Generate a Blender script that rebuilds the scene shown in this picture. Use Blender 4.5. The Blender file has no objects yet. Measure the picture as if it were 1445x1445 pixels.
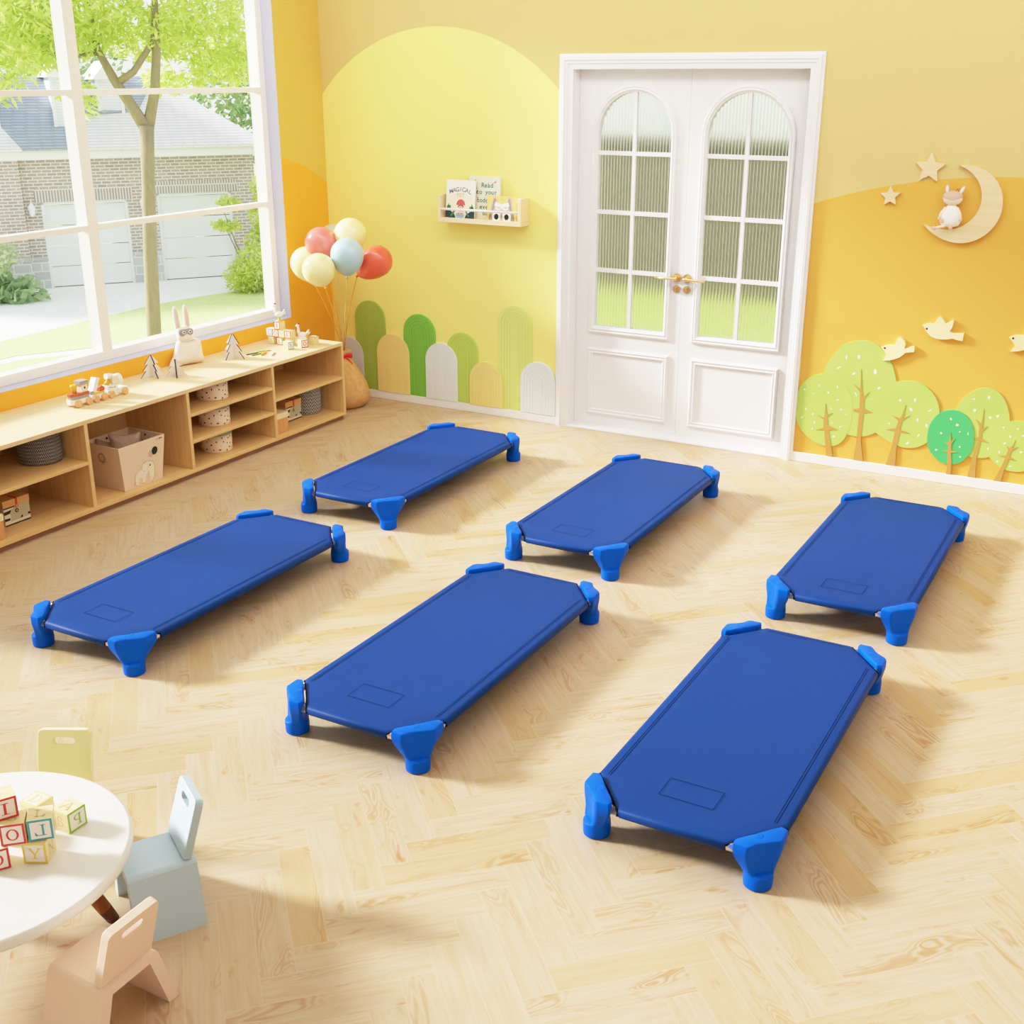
import bpy, math, random
from mathutils import Vector, Matrix
R = math.radians
PI = math.pi
sin, cos = math.sin, math.cos
rnd = random.Random(7)
scene = bpy.context.scene
COL = scene.collection

# ------------------------------------------------------------------ materials
def lin(c):
    return tuple(((v / 255) / 12.92 if v / 255 <= .04045 else ((v / 255 + .055) / 1.055) ** 2.4) for v in c)

def newmat(name):
    m = bpy.data.materials.new(name); m.use_nodes = True
    nt = m.node_tree; nt.nodes.clear()
    out = nt.nodes.new('ShaderNodeOutputMaterial')
    return m, nt, out

def N(nt, kind, **kw):
    n = nt.nodes.new(kind)
    for k, v in kw.items():
        if k in n.inputs: n.inputs[k].default_value = v
        else: setattr(n, k, v)
    return n

def L(nt, a, b): nt.links.new(a, b)

def M(name, c, rough=.55, var=.05, scale=25, metal=0, spec=.5, bump=0, bscale=200, trans=0, coat=0, stretch=None):
    """plain coloured surface with a little procedural mottling (and bump)"""
    m, nt, out = newmat(name)
    b = N(nt, 'ShaderNodeBsdfPrincipled'); L(nt, b.outputs[0], out.inputs[0])
    b.inputs['Roughness'].default_value = rough; b.inputs['Metallic'].default_value = metal
    b.inputs['Specular IOR Level'].default_value = spec
    b.inputs['Coat Weight'].default_value = coat
    tc = N(nt, 'ShaderNodeTexCoord')
    vec = tc.outputs['Object']
    if stretch:
        mp = N(nt, 'ShaderNodeMapping'); mp.inputs['Scale'].default_value = stretch
        L(nt, vec, mp.inputs[0]); vec = mp.outputs[0]
    nz = N(nt, 'ShaderNodeTexNoise', Scale=scale, Detail=4.0); L(nt, vec, nz.inputs['Vector'])
    mx = N(nt, 'ShaderNodeMix', data_type='RGBA')
    l = lin(c)
    mx.inputs[6].default_value = tuple(max(0, v * (1 - var)) for v in l) + (1,)
    mx.inputs[7].default_value = tuple(min(1, v * (1 + var)) for v in l) + (1,)
    L(nt, nz.outputs[0], mx.inputs[0]); L(nt, mx.outputs[2], b.inputs['Base Color'])
    if bump:
        n2 = N(nt, 'ShaderNodeTexNoise', Scale=bscale, Detail=3.0); L(nt, vec, n2.inputs['Vector'])
        bp = N(nt, 'ShaderNodeBump', Strength=bump, Distance=.004); L(nt, n2.outputs[0], bp.inputs['Height'])
        L(nt, bp.outputs[0], b.inputs['Normal'])
    if trans:
        b.inputs['Subsurface Weight'].default_value = trans
        b.inputs['Subsurface Radius'].default_value = (.05, .05, .05)
    return m

def wood(name, c1, c2, axis=1, rough=.5, freq=1.0):
    """grain running along a given local axis"""
    m, nt, out = newmat(name)
    b = N(nt, 'ShaderNodeBsdfPrincipled', Roughness=rough); L(nt, b.outputs[0], out.inputs[0])
    tc = N(nt, 'ShaderNodeTexCoord'); mp = N(nt, 'ShaderNodeMapping'); L(nt, tc.outputs['Object'], mp.inputs[0])
    s = [60 * freq] * 3; s[axis] = 2.5 * freq; mp.inputs['Scale'].default_value = s
    nz = N(nt, 'ShaderNodeTexNoise', Scale=1.0, Detail=5.0, Distortion=.4); L(nt, mp.outputs[0], nz.inputs['Vector'])
    cr = N(nt, 'ShaderNodeValToRGB'); cr.color_ramp.elements[0].position = .35; cr.color_ramp.elements[1].position = .65
    cr.color_ramp.elements[0].color = lin(c1) + (1,); cr.color_ramp.elements[1].color = lin(c2) + (1,)
    L(nt, nz.outputs[0], cr.inputs[0]); L(nt, cr.outputs[0], b.inputs['Base Color'])
    return m

def math_n(nt, op, a, b=None, c=None):
    n = nt.nodes.new('ShaderNodeMath'); n.operation = op
    for i, v in enumerate((a, b, c)):
        if v is None: continue
        if isinstance(v, (int, float)): n.inputs[i].default_value = v
        else: L(nt, v, n.inputs[i])
    return n.outputs[0]

def mixc(nt, f, a, b):
    n = N(nt, 'ShaderNodeMix', data_type='RGBA')
    L(nt, f, n.inputs[0])
    for i, v in ((6, a), (7, b)):
        if isinstance(v, tuple): n.inputs[i].default_value = lin(v) + (1,)
        else: L(nt, v, n.inputs[i])
    return n.outputs[2]

# painted walls: big soft hill and arch shapes in several yellows
def wall_back_mat():
    m, nt, out = newmat('painted_back_wall')
    b = N(nt, 'ShaderNodeBsdfPrincipled', Roughness=.75); L(nt, b.outputs[0], out.inputs[0])
    tc = N(nt, 'ShaderNodeTexCoord'); sp = N(nt, 'ShaderNodeSeparateXYZ'); L(nt, tc.outputs['Object'], sp.inputs[0])
    x, z = sp.outputs[0], sp.outputs[2]
    dx = math_n(nt, 'SUBTRACT', x, .84); dz = math_n(nt, 'MAXIMUM', math_n(nt, 'SUBTRACT', z, 1.14), 0)
    d = math_n(nt, 'SQRT', math_n(nt, 'ADD', math_n(nt, 'MULTIPLY', dx, dx), math_n(nt, 'MULTIPLY', dz, dz)))
    arch = math_n(nt, 'LESS_THAN', d, 1.128)
    dx2 = math_n(nt, 'SUBTRACT', x, 4.11); dz2 = math_n(nt, 'MAXIMUM', math_n(nt, 'SUBTRACT', z, -1.45), 0)
    d2 = math_n(nt, 'SQRT', math_n(nt, 'ADD', math_n(nt, 'MULTIPLY', dx2, dx2), math_n(nt, 'MULTIPLY', dz2, dz2)))
    hill = math_n(nt, 'MULTIPLY', math_n(nt, 'LESS_THAN', d2, 2.998), math_n(nt, 'GREATER_THAN', x, 2.4))
    nz = N(nt, 'ShaderNodeTexNoise', Scale=3.0, Detail=2.0); L(nt, tc.outputs['Object'], nz.inputs['Vector'])
    base = mixc(nt, nz.outputs[0], (215, 187, 121), (218, 190, 124))
    c = mixc(nt, arch, base, WALL_ARCH)
    c = mixc(nt, hill, c, WALL_HILL)
    L(nt, c, b.inputs['Base Color'])
    return m

def wall_left_mat():
    m, nt, out = newmat('painted_left_wall')
    b = N(nt, 'ShaderNodeBsdfPrincipled', Roughness=.75); L(nt, b.outputs[0], out.inputs[0])
    tc = N(nt, 'ShaderNodeTexCoord'); sp = N(nt, 'ShaderNodeSeparateXYZ'); L(nt, tc.outputs['Object'], sp.inputs[0])
    y, z = sp.outputs[1], sp.outputs[2]
    dy = math_n(nt, 'MAXIMUM', math_n(nt, 'ADD', y, .68), 0); dz = math_n(nt, 'MAXIMUM', math_n(nt, 'SUBTRACT', z, .31), 0)
    d = math_n(nt, 'SQRT', math_n(nt, 'ADD', math_n(nt, 'MULTIPLY', dy, dy), math_n(nt, 'MULTIPLY', dz, dz)))
    hill = math_n(nt, 'LESS_THAN', d, 1.253)
    nz = N(nt, 'ShaderNodeTexNoise', Scale=3.0, Detail=2.0); L(nt, tc.outputs['Object'], nz.inputs['Vector'])
    base = mixc(nt, nz.outputs[0], (225, 184, 86), (228, 187, 91))
    c = mixc(nt, hill, base, WALL_ORANGE)
    L(nt, c, b.inputs['Base Color'])
    return m

WALL_ARCH = (248, 234, 135)
WALL_HILL = (223, 167, 69)
WALL_ORANGE = (247, 173, 48)

def floor_mat():
    m, nt, out = newmat('herringbone_oak')
    b = N(nt, 'ShaderNodeBsdfPrincipled', Roughness=.42); L(nt, b.outputs[0], out.inputs[0])
    b.inputs['Specular IOR Level'].default_value = .35
    uv = N(nt, 'ShaderNodeUVMap', uv_map='uv')
    at = N(nt, 'ShaderNodeAttribute', attribute_name='plank')
    sp = N(nt, 'ShaderNodeSeparateXYZ'); L(nt, uv.outputs[0], sp.inputs[0])
    u, v = sp.outputs[0], sp.outputs[1]
    sa = N(nt, 'ShaderNodeSeparateColor'); L(nt, at.outputs['Color'], sa.inputs[0])
    r1, r2, r3 = sa.outputs[0], sa.outputs[1], sa.outputs[2]
    # long soft grain
    cb = N(nt, 'ShaderNodeCombineXYZ')
    L(nt, math_n(nt, 'MULTIPLY', u, 5.0), cb.inputs[0]); L(nt, math_n(nt, 'MULTIPLY', v, 70.0), cb.inputs[1]); L(nt, math_n(nt, 'MULTIPLY', r1, 300.0), cb.inputs[2])
    g1 = N(nt, 'ShaderNodeTexNoise', Scale=1.0, Detail=5.0, Distortion=.6); L(nt, cb.outputs[0], g1.inputs['Vector'])
    # cathedral figure: bands over a stretched, warped distance field
    cb2 = N(nt, 'ShaderNodeCombineXYZ')
    L(nt, math_n(nt, 'MULTIPLY', u, 3.2), cb2.inputs[0]); L(nt, math_n(nt, 'MULTIPLY', v, 14.0), cb2.inputs[1]); L(nt, math_n(nt, 'MULTIPLY', r2, 300.0), cb2.inputs[2])
    g2 = N(nt, 'ShaderNodeTexNoise', Scale=1.0, Detail=1.5, Distortion=.8); L(nt, cb2.outputs[0], g2.inputs['Vector'])
    band = math_n(nt, 'SINE', math_n(nt, 'MULTIPLY', g2.outputs[0], 95.0))
    band = math_n(nt, 'MULTIPLY_ADD', band, .5, .5)
    patch = N(nt, 'ShaderNodeMapRange'); patch.inputs[1].default_value = .46; patch.inputs[2].default_value = .66
    L(nt, g2.outputs[0], patch.inputs[0])
    # knots / warm blotches
    cb3 = N(nt, 'ShaderNodeCombineXYZ')
    L(nt, math_n(nt, 'MULTIPLY', u, 9.0), cb3.inputs[0]); L(nt, math_n(nt, 'MULTIPLY', v, 22.0), cb3.inputs[1]); L(nt, math_n(nt, 'MULTIPLY', r3, 300.0), cb3.inputs[2])
    g3 = N(nt, 'ShaderNodeTexNoise', Scale=1.0, Detail=3.0); L(nt, cb3.outputs[0], g3.inputs['Vector'])
    knot = N(nt, 'ShaderNodeMapRange'); knot.inputs[1].default_value = .66; knot.inputs[2].default_value = .80
    L(nt, g3.outputs[0], knot.inputs[0])
    f1 = N(nt, 'ShaderNodeMapRange'); f1.inputs[1].default_value = .35; f1.inputs[2].default_value = .70
    L(nt, g1.outputs[0], f1.inputs[0])
    c = mixc(nt, f1.outputs[0], FL_LIGHT, FL_MID)
    tone = N(nt, 'ShaderNodeMapRange'); tone.inputs[1].default_value = .55; tone.inputs[2].default_value = 1.0; tone.inputs[4].default_value = .75
    L(nt, r2, tone.inputs[0])
    c = mixc(nt, tone.outputs[0], c, FL_WARM)
    fig = math_n(nt, 'MULTIPLY', math_n(nt, 'MULTIPLY', band, patch.outputs[0]), math_n(nt, 'MULTIPLY', r3, .75))
    c = mixc(nt, fig, c, FL_DARK)
    c = mixc(nt, math_n(nt, 'MULTIPLY', knot.outputs[0], .75), c, FL_KNOT)
    # seams: pale bevel at the plank edges (uv second layer holds distance to the edges)
    uv2 = N(nt, 'ShaderNodeUVMap', uv_map='edge'); s2 = N(nt, 'ShaderNodeSeparateXYZ'); L(nt, uv2.outputs[0], s2.inputs[0])
    e = math_n(nt, 'MINIMUM', s2.outputs[0], s2.outputs[1])
    # edge uv stores signed half distances; use abs near border
    ax = math_n(nt, 'SUBTRACT', PL_L / 2, math_n(nt, 'ABSOLUTE', s2.outputs[0]))
    ay = math_n(nt, 'SUBTRACT', PL_W / 2, math_n(nt, 'ABSOLUTE', s2.outputs[1]))
    ed = math_n(nt, 'MINIMUM', ax, ay)
    seam = math_n(nt, 'LESS_THAN', ed, .0014)
    c = mixc(nt, math_n(nt, 'MULTIPLY', seam, .42), c, FL_SEAM)
    L(nt, c, b.inputs['Base Color'])
    return m

PL_W, PL_L = .0863, .404
FL_LIGHT, FL_MID, FL_WARM, FL_DARK, FL_KNOT, FL_SEAM = (202, 179, 154), (192, 165, 132), (194, 161, 114), (170, 121, 68), (170, 109, 48), (210, 192, 164)

# ------------------------------------------------------------------ mesh building
class MB:
    def __init__(s): s.v = []; s.f = []; s.m = []; s.sm = []
    def add(s, verts, faces, mi=0, smooth=False, M=None):
        o = len(s.v)
        for p in verts:
            p = Vector(p); s.v.append(M @ p if M else p)
        for f in faces:
            s.f.append([o + i for i in f]); s.m.append(mi); s.sm.append(smooth)
        return s
    def box(s, a, b, mi=0, M=None):
        x0, y0, z0 = a; x1, y1, z1 = b
        v = [(x0, y0, z0), (x1, y0, z0), (x1, y1, z0), (x0, y1, z0), (x0, y0, z1), (x1, y0, z1), (x1, y1, z1), (x0, y1, z1)]
        return s.add(v, [(0, 3, 2, 1), (4, 5, 6, 7), (0, 1, 5, 4), (1, 2, 6, 5), (2, 3, 7, 6), (3, 0, 4, 7)], mi, False, M)
    def prism(s, poly, h, mi=0, M=None, side=None, top=None, base=0.0):
        """polygon in XY extruded from base to base+h in Z (then M); poly ccw"""
        n = len(poly)
        a = sum(poly[i][0] * poly[(i + 1) % n][1] - poly[(i + 1) % n][0] * poly[i][1] for i in range(n))
        if a < 0: poly = list(reversed(poly))
        v = [(x, y, base) for x, y in poly] + [(x, y, base + h) for x, y in poly]
        side = mi if side is None else side; top = mi if top is None else top
        s.add(v, [list(range(n))[::-1]], mi, False, M)
        s.add(v, [list(range(n, 2 * n))], top, False, M)
        s.add(v, [(i, (i + 1) % n, n + (i + 1) % n, n + i) for i in range(n)], side, False, M)
        return s
    def loops(s, loops, mi=0, smooth=True, closed=True, cap0=False, cap1=False, M=None, mis=None):
        n = len(loops[0]); v = [p for l in loops for p in l]
        o = len(s.v)
        for p in v:
            p = Vector(p); s.v.append(M @ p if M else p)
        for j in range(len(loops) - 1):
            for i in range(n if closed else n - 1):
                k = (i + 1) % n
                s.f.append([o + j * n + i, o + j * n + k, o + (j + 1) * n + k, o + (j + 1) * n + i])
                s.m.append(mis[j] if mis else mi); s.sm.append(smooth)
        if cap0: s.f.append([o + i for i in range(n)][::-1]); s.m.append(mis[0] if mis else mi); s.sm.append(False)
        if cap1: s.f.append([o + (len(loops) - 1) * n + i for i in range(n)]); s.m.append(mis[-1] if mis else mi); s.sm.append(False)
        return s
    def lathe(s, prof, n=24, mi=0, M=None, smooth=True, caps=True, mis=None):
        """prof: (radius, z) bottom to top"""
        ls = [[(r * cos(2 * PI * i / n), r * sin(2 * PI * i / n), z) for i in range(n)] for r, z in prof]
        return s.loops(ls, mi, smooth, True, caps, caps, M, mis)
    def cyl(s, p, q, r, n=14, mi=0, r2=None, smooth=True):
        p, q = Vector(p), Vector(q); d = (q - p); h = d.length
        Mx = Matrix.Translation(p) @ d.to_track_quat('Z', 'Y').to_matrix().to_4x4()
        return s.lathe([(r, 0), (r if r2 is None else r2, h)], n, mi, Mx, smooth)
    def tube(s, pts, r, n=8, mi=0, caps=True):
        pts = [Vector(p) for p in pts]; ls = []
        ref = None
        for i, p in enumerate(pts):
            d = (pts[min(i + 1, len(pts) - 1)] - pts[max(i - 1, 0)]).normalized()
            if ref is None: ref = d.orthogonal().normalized()
            a = (ref - d * ref.dot(d)).normalized(); ref = a; bb = d.cross(a)
            rr = r[i] if isinstance(r, (list, tuple)) else r
            ls.append([p + a * rr * cos(2 * PI * k / n) + bb * rr * sin(2 * PI * k / n) for k in range(n)])
        return s.loops(ls, mi, True, True, caps, caps)
    def ell(s, c, r, nu=20, nv=12, mi=0, M=None, pw=1.0):
        ls = []
        for j in range(nv + 1):
            t = -PI / 2 + PI * j / nv
            cr, zz = max(cos(t), 1e-4), sin(t)
            ls.append([(c[0] + r[0] * cr * cos(2 * PI * i / nu), c[1] + r[1] * cr * sin(2 * PI * i / nu), c[2] + r[2] * zz) for i in range(nu)])
        return s.loops(ls, mi, True, True, True, True, M)
    def puff(s, outline, T, c=(0, 0), mi=0, M=None, rings=6, y0=0.0):
        """pillow-like inflation of a star-shaped outline in XY, thickness along Z"""
        ls = []
        ks = [sin(PI / 2 * j / rings) for j in range(rings + 1)]
        seq = [(k, -1) for k in ks] + [(k, 1) for k in reversed(ks[:-1])]
        for k, sg in seq:
            k = max(k, .02)
            h = sg * T * (max(0, 1 - k ** 2.6)) ** .55
            ls.append([(c[0] + (x - c[0]) * k, c[1] + (y - c[1]) * k, y0 + h) for x, y in outline])
        return s.loops(ls, mi, True, True, True, True, M)
    def build(s, name, mats, parent=None, loc=None, rot=None, bevel=0, bseg=2, angle=40, auto=None):
        me = bpy.data.meshes.new(name)
        me.from_pydata([tuple(p) for p in s.v], [], s.f)
        if not isinstance(mats, (list, tuple)): mats = [mats]
        for m in mats: me.materials.append(m)
        me.polygons.foreach_set('material_index', s.m); me.polygons.foreach_set('use_smooth', s.sm)
        me.validate(); me.update()
        o = bpy.data.objects.new(name, me); COL.objects.link(o)
        if parent: o.parent = parent
        if loc: o.location = loc
        if rot: o.rotation_euler = rot
        if bevel:
            b = o.modifiers.new('edge', 'BEVEL'); b.width = bevel; b.segments = bseg; b.limit_method = 'ANGLE'; b.angle_limit = R(angle)
        return o

def recalc(o):
    import bmesh
    b = bmesh.new(); b.from_mesh(o.data); bmesh.ops.recalc_face_normals(b, faces=b.faces); b.to_mesh(o.data); b.free(); return o

def sharp(o, a):
    o.data.set_sharp_from_angle(angle=R(a)); return o

def tag(o, label=None, cat=None, group=None, kind=None):
    if label: o['label'] = label
    if cat: o['category'] = cat
    if group: o['group'] = group
    if kind: o['kind'] = kind
    return o

def empty(name, loc=(0, 0, 0), rz=0, label=None, cat=None, group=None, kind=None):
    o = bpy.data.objects.new(name, None); COL.objects.link(o); o.empty_display_size = .05
    o.location = loc; o.rotation_euler = (0, 0, rz)
    return tag(o, label, cat, group, kind)

def copy_tree(o, parent=None):
    c = o.copy(); COL.objects.link(c)
    if parent: c.parent = parent
    for ch in list(o.children): copy_tree(ch, c)
    return c

def XZ(y=0.0, flip=False):
    """maps prism space (x, y->z up, extrusion -> toward the room, i.e. -Y) onto the back wall"""
    return Matrix(((1, 0, 0, 0), (0, 0, -1, y), (0, 1, 0, 0), (0, 0, 0, 1)))

def circ(cx, cy, r, n=28, ry=None, a0=0, a1=2 * PI):
    ry = r if ry is None else ry
    return [(cx + r * cos(a0 + (a1 - a0) * i / n), cy + ry * sin(a0 + (a1 - a0) * i / n)) for i in range(n if abs(a1 - a0 - 2 * PI) < 1e-6 else n + 1)]

def smoothpoly(pts, n=4):
    """closed Catmull-Rom through pts"""
    out = []; k = len(pts)
    for i in range(k):
        p0, p1, p2, p3 = (Vector(pts[(i + j - 1) % k]) for j in range(4))
        for t in [j / n for j in range(n)]:
            out.append(tuple(.5 * ((2 * p1) + (p2 - p0) * t + (2 * p0 - 5 * p1 + 4 * p2 - p3) * t * t + (3 * p1 - p0 - 3 * p2 + p3) * t ** 3)))
    return out

def text_polys(txt, size):
    cu = bpy.data.curves.new('t', 'FONT'); cu.body = txt; cu.size = size; cu.align_x = 'CENTER'; cu.resolution_u = 3; cu.offset = size * .018
    o = bpy.data.objects.new('t', cu); COL.objects.link(o)
    me = bpy.data.meshes.new_from_object(o.evaluated_get(bpy.context.evaluated_depsgraph_get()))
    v = [tuple(p.co) for p in me.vertices]; f = [list(p.vertices) for p in me.polygons]
    bpy.data.objects.remove(o); bpy.data.curves.remove(cu); bpy.data.meshes.remove(me)
    return v, f
SUN_E, SUN_A, FILL_E, SKY_E, EXPO, WALL_FILL_E = 10, 10, 84, 1.6, 0.0, 78

# outlines of the flat wall cut-outs (metres along the wall, height)
BIRD_A = [(3.548, 0.680), (3.563, 0.687), (3.577, 0.693), (3.599, 0.697), (3.612, 0.695), (3.618, 0.712), (3.626, 0.732), (3.637, 0.743), (3.650, 0.736), (3.661, 0.724), (3.668, 0.708), (3.666, 0.692), (3.664, 0.683), (3.680, 0.690), (3.696, 0.699), (3.713, 0.703), (3.715, 0.689), (3.715, 0.673), (3.695, 0.669), (3.673, 0.665), (3.659, 0.649), (3.645, 0.637), (3.627, 0.628), (3.603, 0.618), (3.564, 0.611), (3.572, 0.627), (3.581, 0.641), (3.575, 0.651), (3.565, 0.664)]
BIRD_B = [(3.740, 0.816), (3.752, 0.814), (3.759, 0.822), (3.778, 0.826), (3.795, 0.823), (3.801, 0.836), (3.810, 0.854), (3.820, 0.867), (3.834, 0.855), (3.844, 0.841), (3.850, 0.831), (3.866, 0.841), (3.888, 0.852), (3.888, 0.835), (3.885, 0.817), (3.877, 0.799), (3.874, 0.794), (3.893, 0.787), (3.909, 0.789), (3.945, 0.792), (3.943, 0.775), (3.941, 0.753), (3.913, 0.756), (3.892, 0.761), (3.873, 0.755), (3.844, 0.751), (3.816, 0.752), (3.789, 0.761), (3.771, 0.775), (3.760, 0.789), (3.753, 0.801)]
TRUNK1 = [(3.287, 0.344), (3.300, 0.283), (3.329, 0.298), (3.303, 0.270), (3.311, 0.226), (3.364, 0.209), (3.317, 0.198), (3.352, 0.057), (3.317, 0.053), (3.293, 0.195), (3.249, 0.192), (3.288, 0.209), (3.284, 0.255), (3.249, 0.274), (3.287, 0.266)]
TRUNK2 = [(3.456, 0.553), (3.473, 0.441), (3.482, 0.405), (3.510, 0.435), (3.486, 0.392), (3.491, 0.346), (3.543, 0.325), (3.492, 0.318), (3.490, 0.215), (3.494, 0.159), (3.515, 0.056), (3.463, 0.052), (3.470, 0.156), (3.469, 0.212), (3.469, 0.319), (3.440, 0.321), (3.438, 0.334), (3.468, 0.341), (3.463, 0.429), (3.425, 0.469), (3.463, 0.444)]
TRUNK3 = [(3.703, 0.391), (3.701, 0.337), (3.694, 0.316), (3.730, 0.338), (3.694, 0.305), (3.687, 0.256), (3.741, 0.242), (3.689, 0.240), (3.681, 0.149), (3.685, 0.054), (3.637, 0.052), (3.656, 0.155), (3.664, 0.242), (3.616, 0.246), (3.667, 0.261), (3.675, 0.301), (3.641, 0.327), (3.682, 0.315), (3.693, 0.345)]
TRUNK4 = [(3.942, 0.276), (3.951, 0.230), (3.968, 0.247), (3.953, 0.216), (3.957, 0.182), (3.990, 0.177), (3.957, 0.169), (3.967, 0.105), (3.970, 0.049), (3.945, 0.051), (3.945, 0.106), (3.942, 0.169), (3.915, 0.172), (3.942, 0.183), (3.939, 0.208), (3.921, 0.222), (3.942, 0.222)]
TRUNK5 = [(4.086, 0.419), (4.091, 0.345), (4.091, 0.317), (4.115, 0.333), (4.092, 0.301), (4.091, 0.269), (4.136, 0.245), (4.091, 0.251), (4.083, 0.160), (4.089, 0.050), (4.052, 0.051), (4.062, 0.161), (4.077, 0.249), (4.056, 0.258), (4.077, 0.270), (4.075, 0.326), (4.053, 0.363), (4.082, 0.339)]
TRUNK6 = [(4.254, 0.282), (4.246, 0.236), (4.270, 0.247), (4.243, 0.221), (4.237, 0.192), (4.274, 0.174), (4.236, 0.177), (4.221, 0.113), (4.213, 0.050), (4.178, 0.050), (4.203, 0.120), (4.218, 0.181), (4.186, 0.188), (4.219, 0.194), (4.227, 0.224), (4.216, 0.244), (4.233, 0.236), (4.245, 0.252)]
CROWN1 = [(3.120, 0.297), (3.124, 0.364), (3.155, 0.439), (3.206, 0.485), (3.264, 0.503), (3.324, 0.495), (3.381, 0.462), (3.418, 0.402), (3.432, 0.329), (3.433, 0.254), (3.418, 0.196), (3.393, 0.144), (3.359, 0.118), (3.332, 0.111), (3.286, 0.110), (3.228, 0.130), (3.172, 0.175), (3.136, 0.232)]
CROWN2 = [(3.437, 0.702), (3.481, 0.703), (3.526, 0.686), (3.574, 0.647), (3.609, 0.597), (3.633, 0.537), (3.651, 0.467), (3.653, 0.395), (3.639, 0.320), (3.606, 0.264), (3.558, 0.216), (3.506, 0.191), (3.453, 0.185), (3.397, 0.197), (3.339, 0.232), (3.299, 0.274), (3.270, 0.336), (3.260, 0.400), (3.259, 0.484), (3.277, 0.560), (3.312, 0.623), (3.352, 0.668), (3.394, 0.692)]
CROWN3 = [(3.691, 0.517), (3.751, 0.517), (3.804, 0.491), (3.847, 0.447), (3.872, 0.387), (3.879, 0.316), (3.862, 0.250), (3.822, 0.196), (3.765, 0.166), (3.704, 0.162), (3.641, 0.181), (3.585, 0.210), (3.542, 0.241), (3.518, 0.303), (3.516, 0.359), (3.537, 0.417), (3.575, 0.467), (3.632, 0.501)]
CROWN4 = [(3.925, 0.392), (3.966, 0.393), (4.006, 0.374), (4.035, 0.338), (4.054, 0.287), (4.059, 0.224), (4.044, 0.172), (4.016, 0.131), (3.984, 0.113), (3.951, 0.105), (3.908, 0.112), (3.866, 0.145), (3.840, 0.183), (3.829, 0.236), (3.835, 0.301), (3.859, 0.350), (3.889, 0.379)]
CROWN5 = [(4.084, 0.527), (4.125, 0.522), (4.165, 0.492), (4.196, 0.439), (4.213, 0.380), (4.217, 0.310), (4.202, 0.245), (4.172, 0.196), (4.135, 0.171), (4.103, 0.162), (4.054, 0.160), (4.008, 0.189), (3.973, 0.239), (3.953, 0.299), (3.944, 0.370), (3.952, 0.407), (3.979, 0.459), (4.019, 0.500), (4.053, 0.520)]
CROWN6 = [(4.236, 0.376), (4.284, 0.379), (4.334, 0.357), (4.372, 0.306), (4.385, 0.246), (4.374, 0.182), (4.341, 0.140), (4.303, 0.121), (4.264, 0.115), (4.215, 0.121), (4.171, 0.146), (4.133, 0.186), (4.114, 0.233), (4.115, 0.286), (4.138, 0.330), (4.182, 0.363)]
F1 = [(3.167, 0.407), (3.244, 0.438), (3.341, 0.441), (3.296, 0.405), (3.219, 0.390), (3.350, 0.371), (3.183, 0.301), (3.166, 0.251), (3.224, 0.278), (3.319, 0.319), (3.372, 0.321), (3.331, 0.242), (3.228, 0.195), (3.377, 0.226), (3.347, 0.168), (3.236, 0.232), (3.401, 0.297)]
F2 = [(3.374, 0.607), (3.439, 0.614), (3.339, 0.547), (3.422, 0.524), (3.530, 0.546), (3.558, 0.462), (3.442, 0.414), (3.393, 0.357), (3.537, 0.398), (3.576, 0.320), (3.539, 0.264), (3.344, 0.373)]
F3 = [(3.673, 0.411), (3.747, 0.422), (3.732, 0.369), (3.826, 0.377), (3.772, 0.318), (3.819, 0.294), (3.630, 0.280), (3.785, 0.237), (3.734, 0.187)]
F4 = [(3.935, 0.347), (3.969, 0.320), (3.896, 0.266), (3.986, 0.286), (4.027, 0.281), (3.995, 0.206), (3.882, 0.174), (4.004, 0.154)]
F5 = [(4.032, 0.464), (4.102, 0.481), (4.043, 0.406), (4.121, 0.378), (4.155, 0.390), (4.121, 0.274), (4.148, 0.305)]
F6 = [(4.190, 0.337), (4.258, 0.338), (4.228, 0.294), (4.287, 0.307), (4.288, 0.221), (4.132, 0.217), (4.184, 0.156), (4.248, 0.141), (4.205, 0.255), (4.187, 0.207)]

# ------------------------------------------------------------------ palette
white_paint = M('white_paint', (242, 239, 238), .45, .01, 8)
door_paint = M('door_paint', (240, 238, 240), .4, .01, 8)
frame_paint = M('window_paint', (248, 243, 238), .4, .01, 8)
reveal_shade_tint = M('white_reveal_shade_tint', (200, 200, 228), .7, .01, 8)  # white reveal with the bluish sky shade put into its colour
ceil_paint = M('ceiling_paint', (246, 242, 234), .8, .01, 8)
cream_paint = M('soft_white_paint', (232, 236, 244), .8, .01, 8)
brass = M('brass', (246, 210, 150), .25, .05, 30, metal=1)
MAPLE1, MAPLE2 = (232, 193, 136), (223, 178, 118)
maple_y = wood('maple_lengthwise', MAPLE1, MAPLE2, 1)
maple_z = wood('maple_upright', MAPLE1, MAPLE2, 2)
maple_x = wood('maple_crosswise', MAPLE1, MAPLE2, 0)
pale_x = wood('pale_pine', (246, 222, 184), (240, 210, 166), 0, freq=.8)

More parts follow.
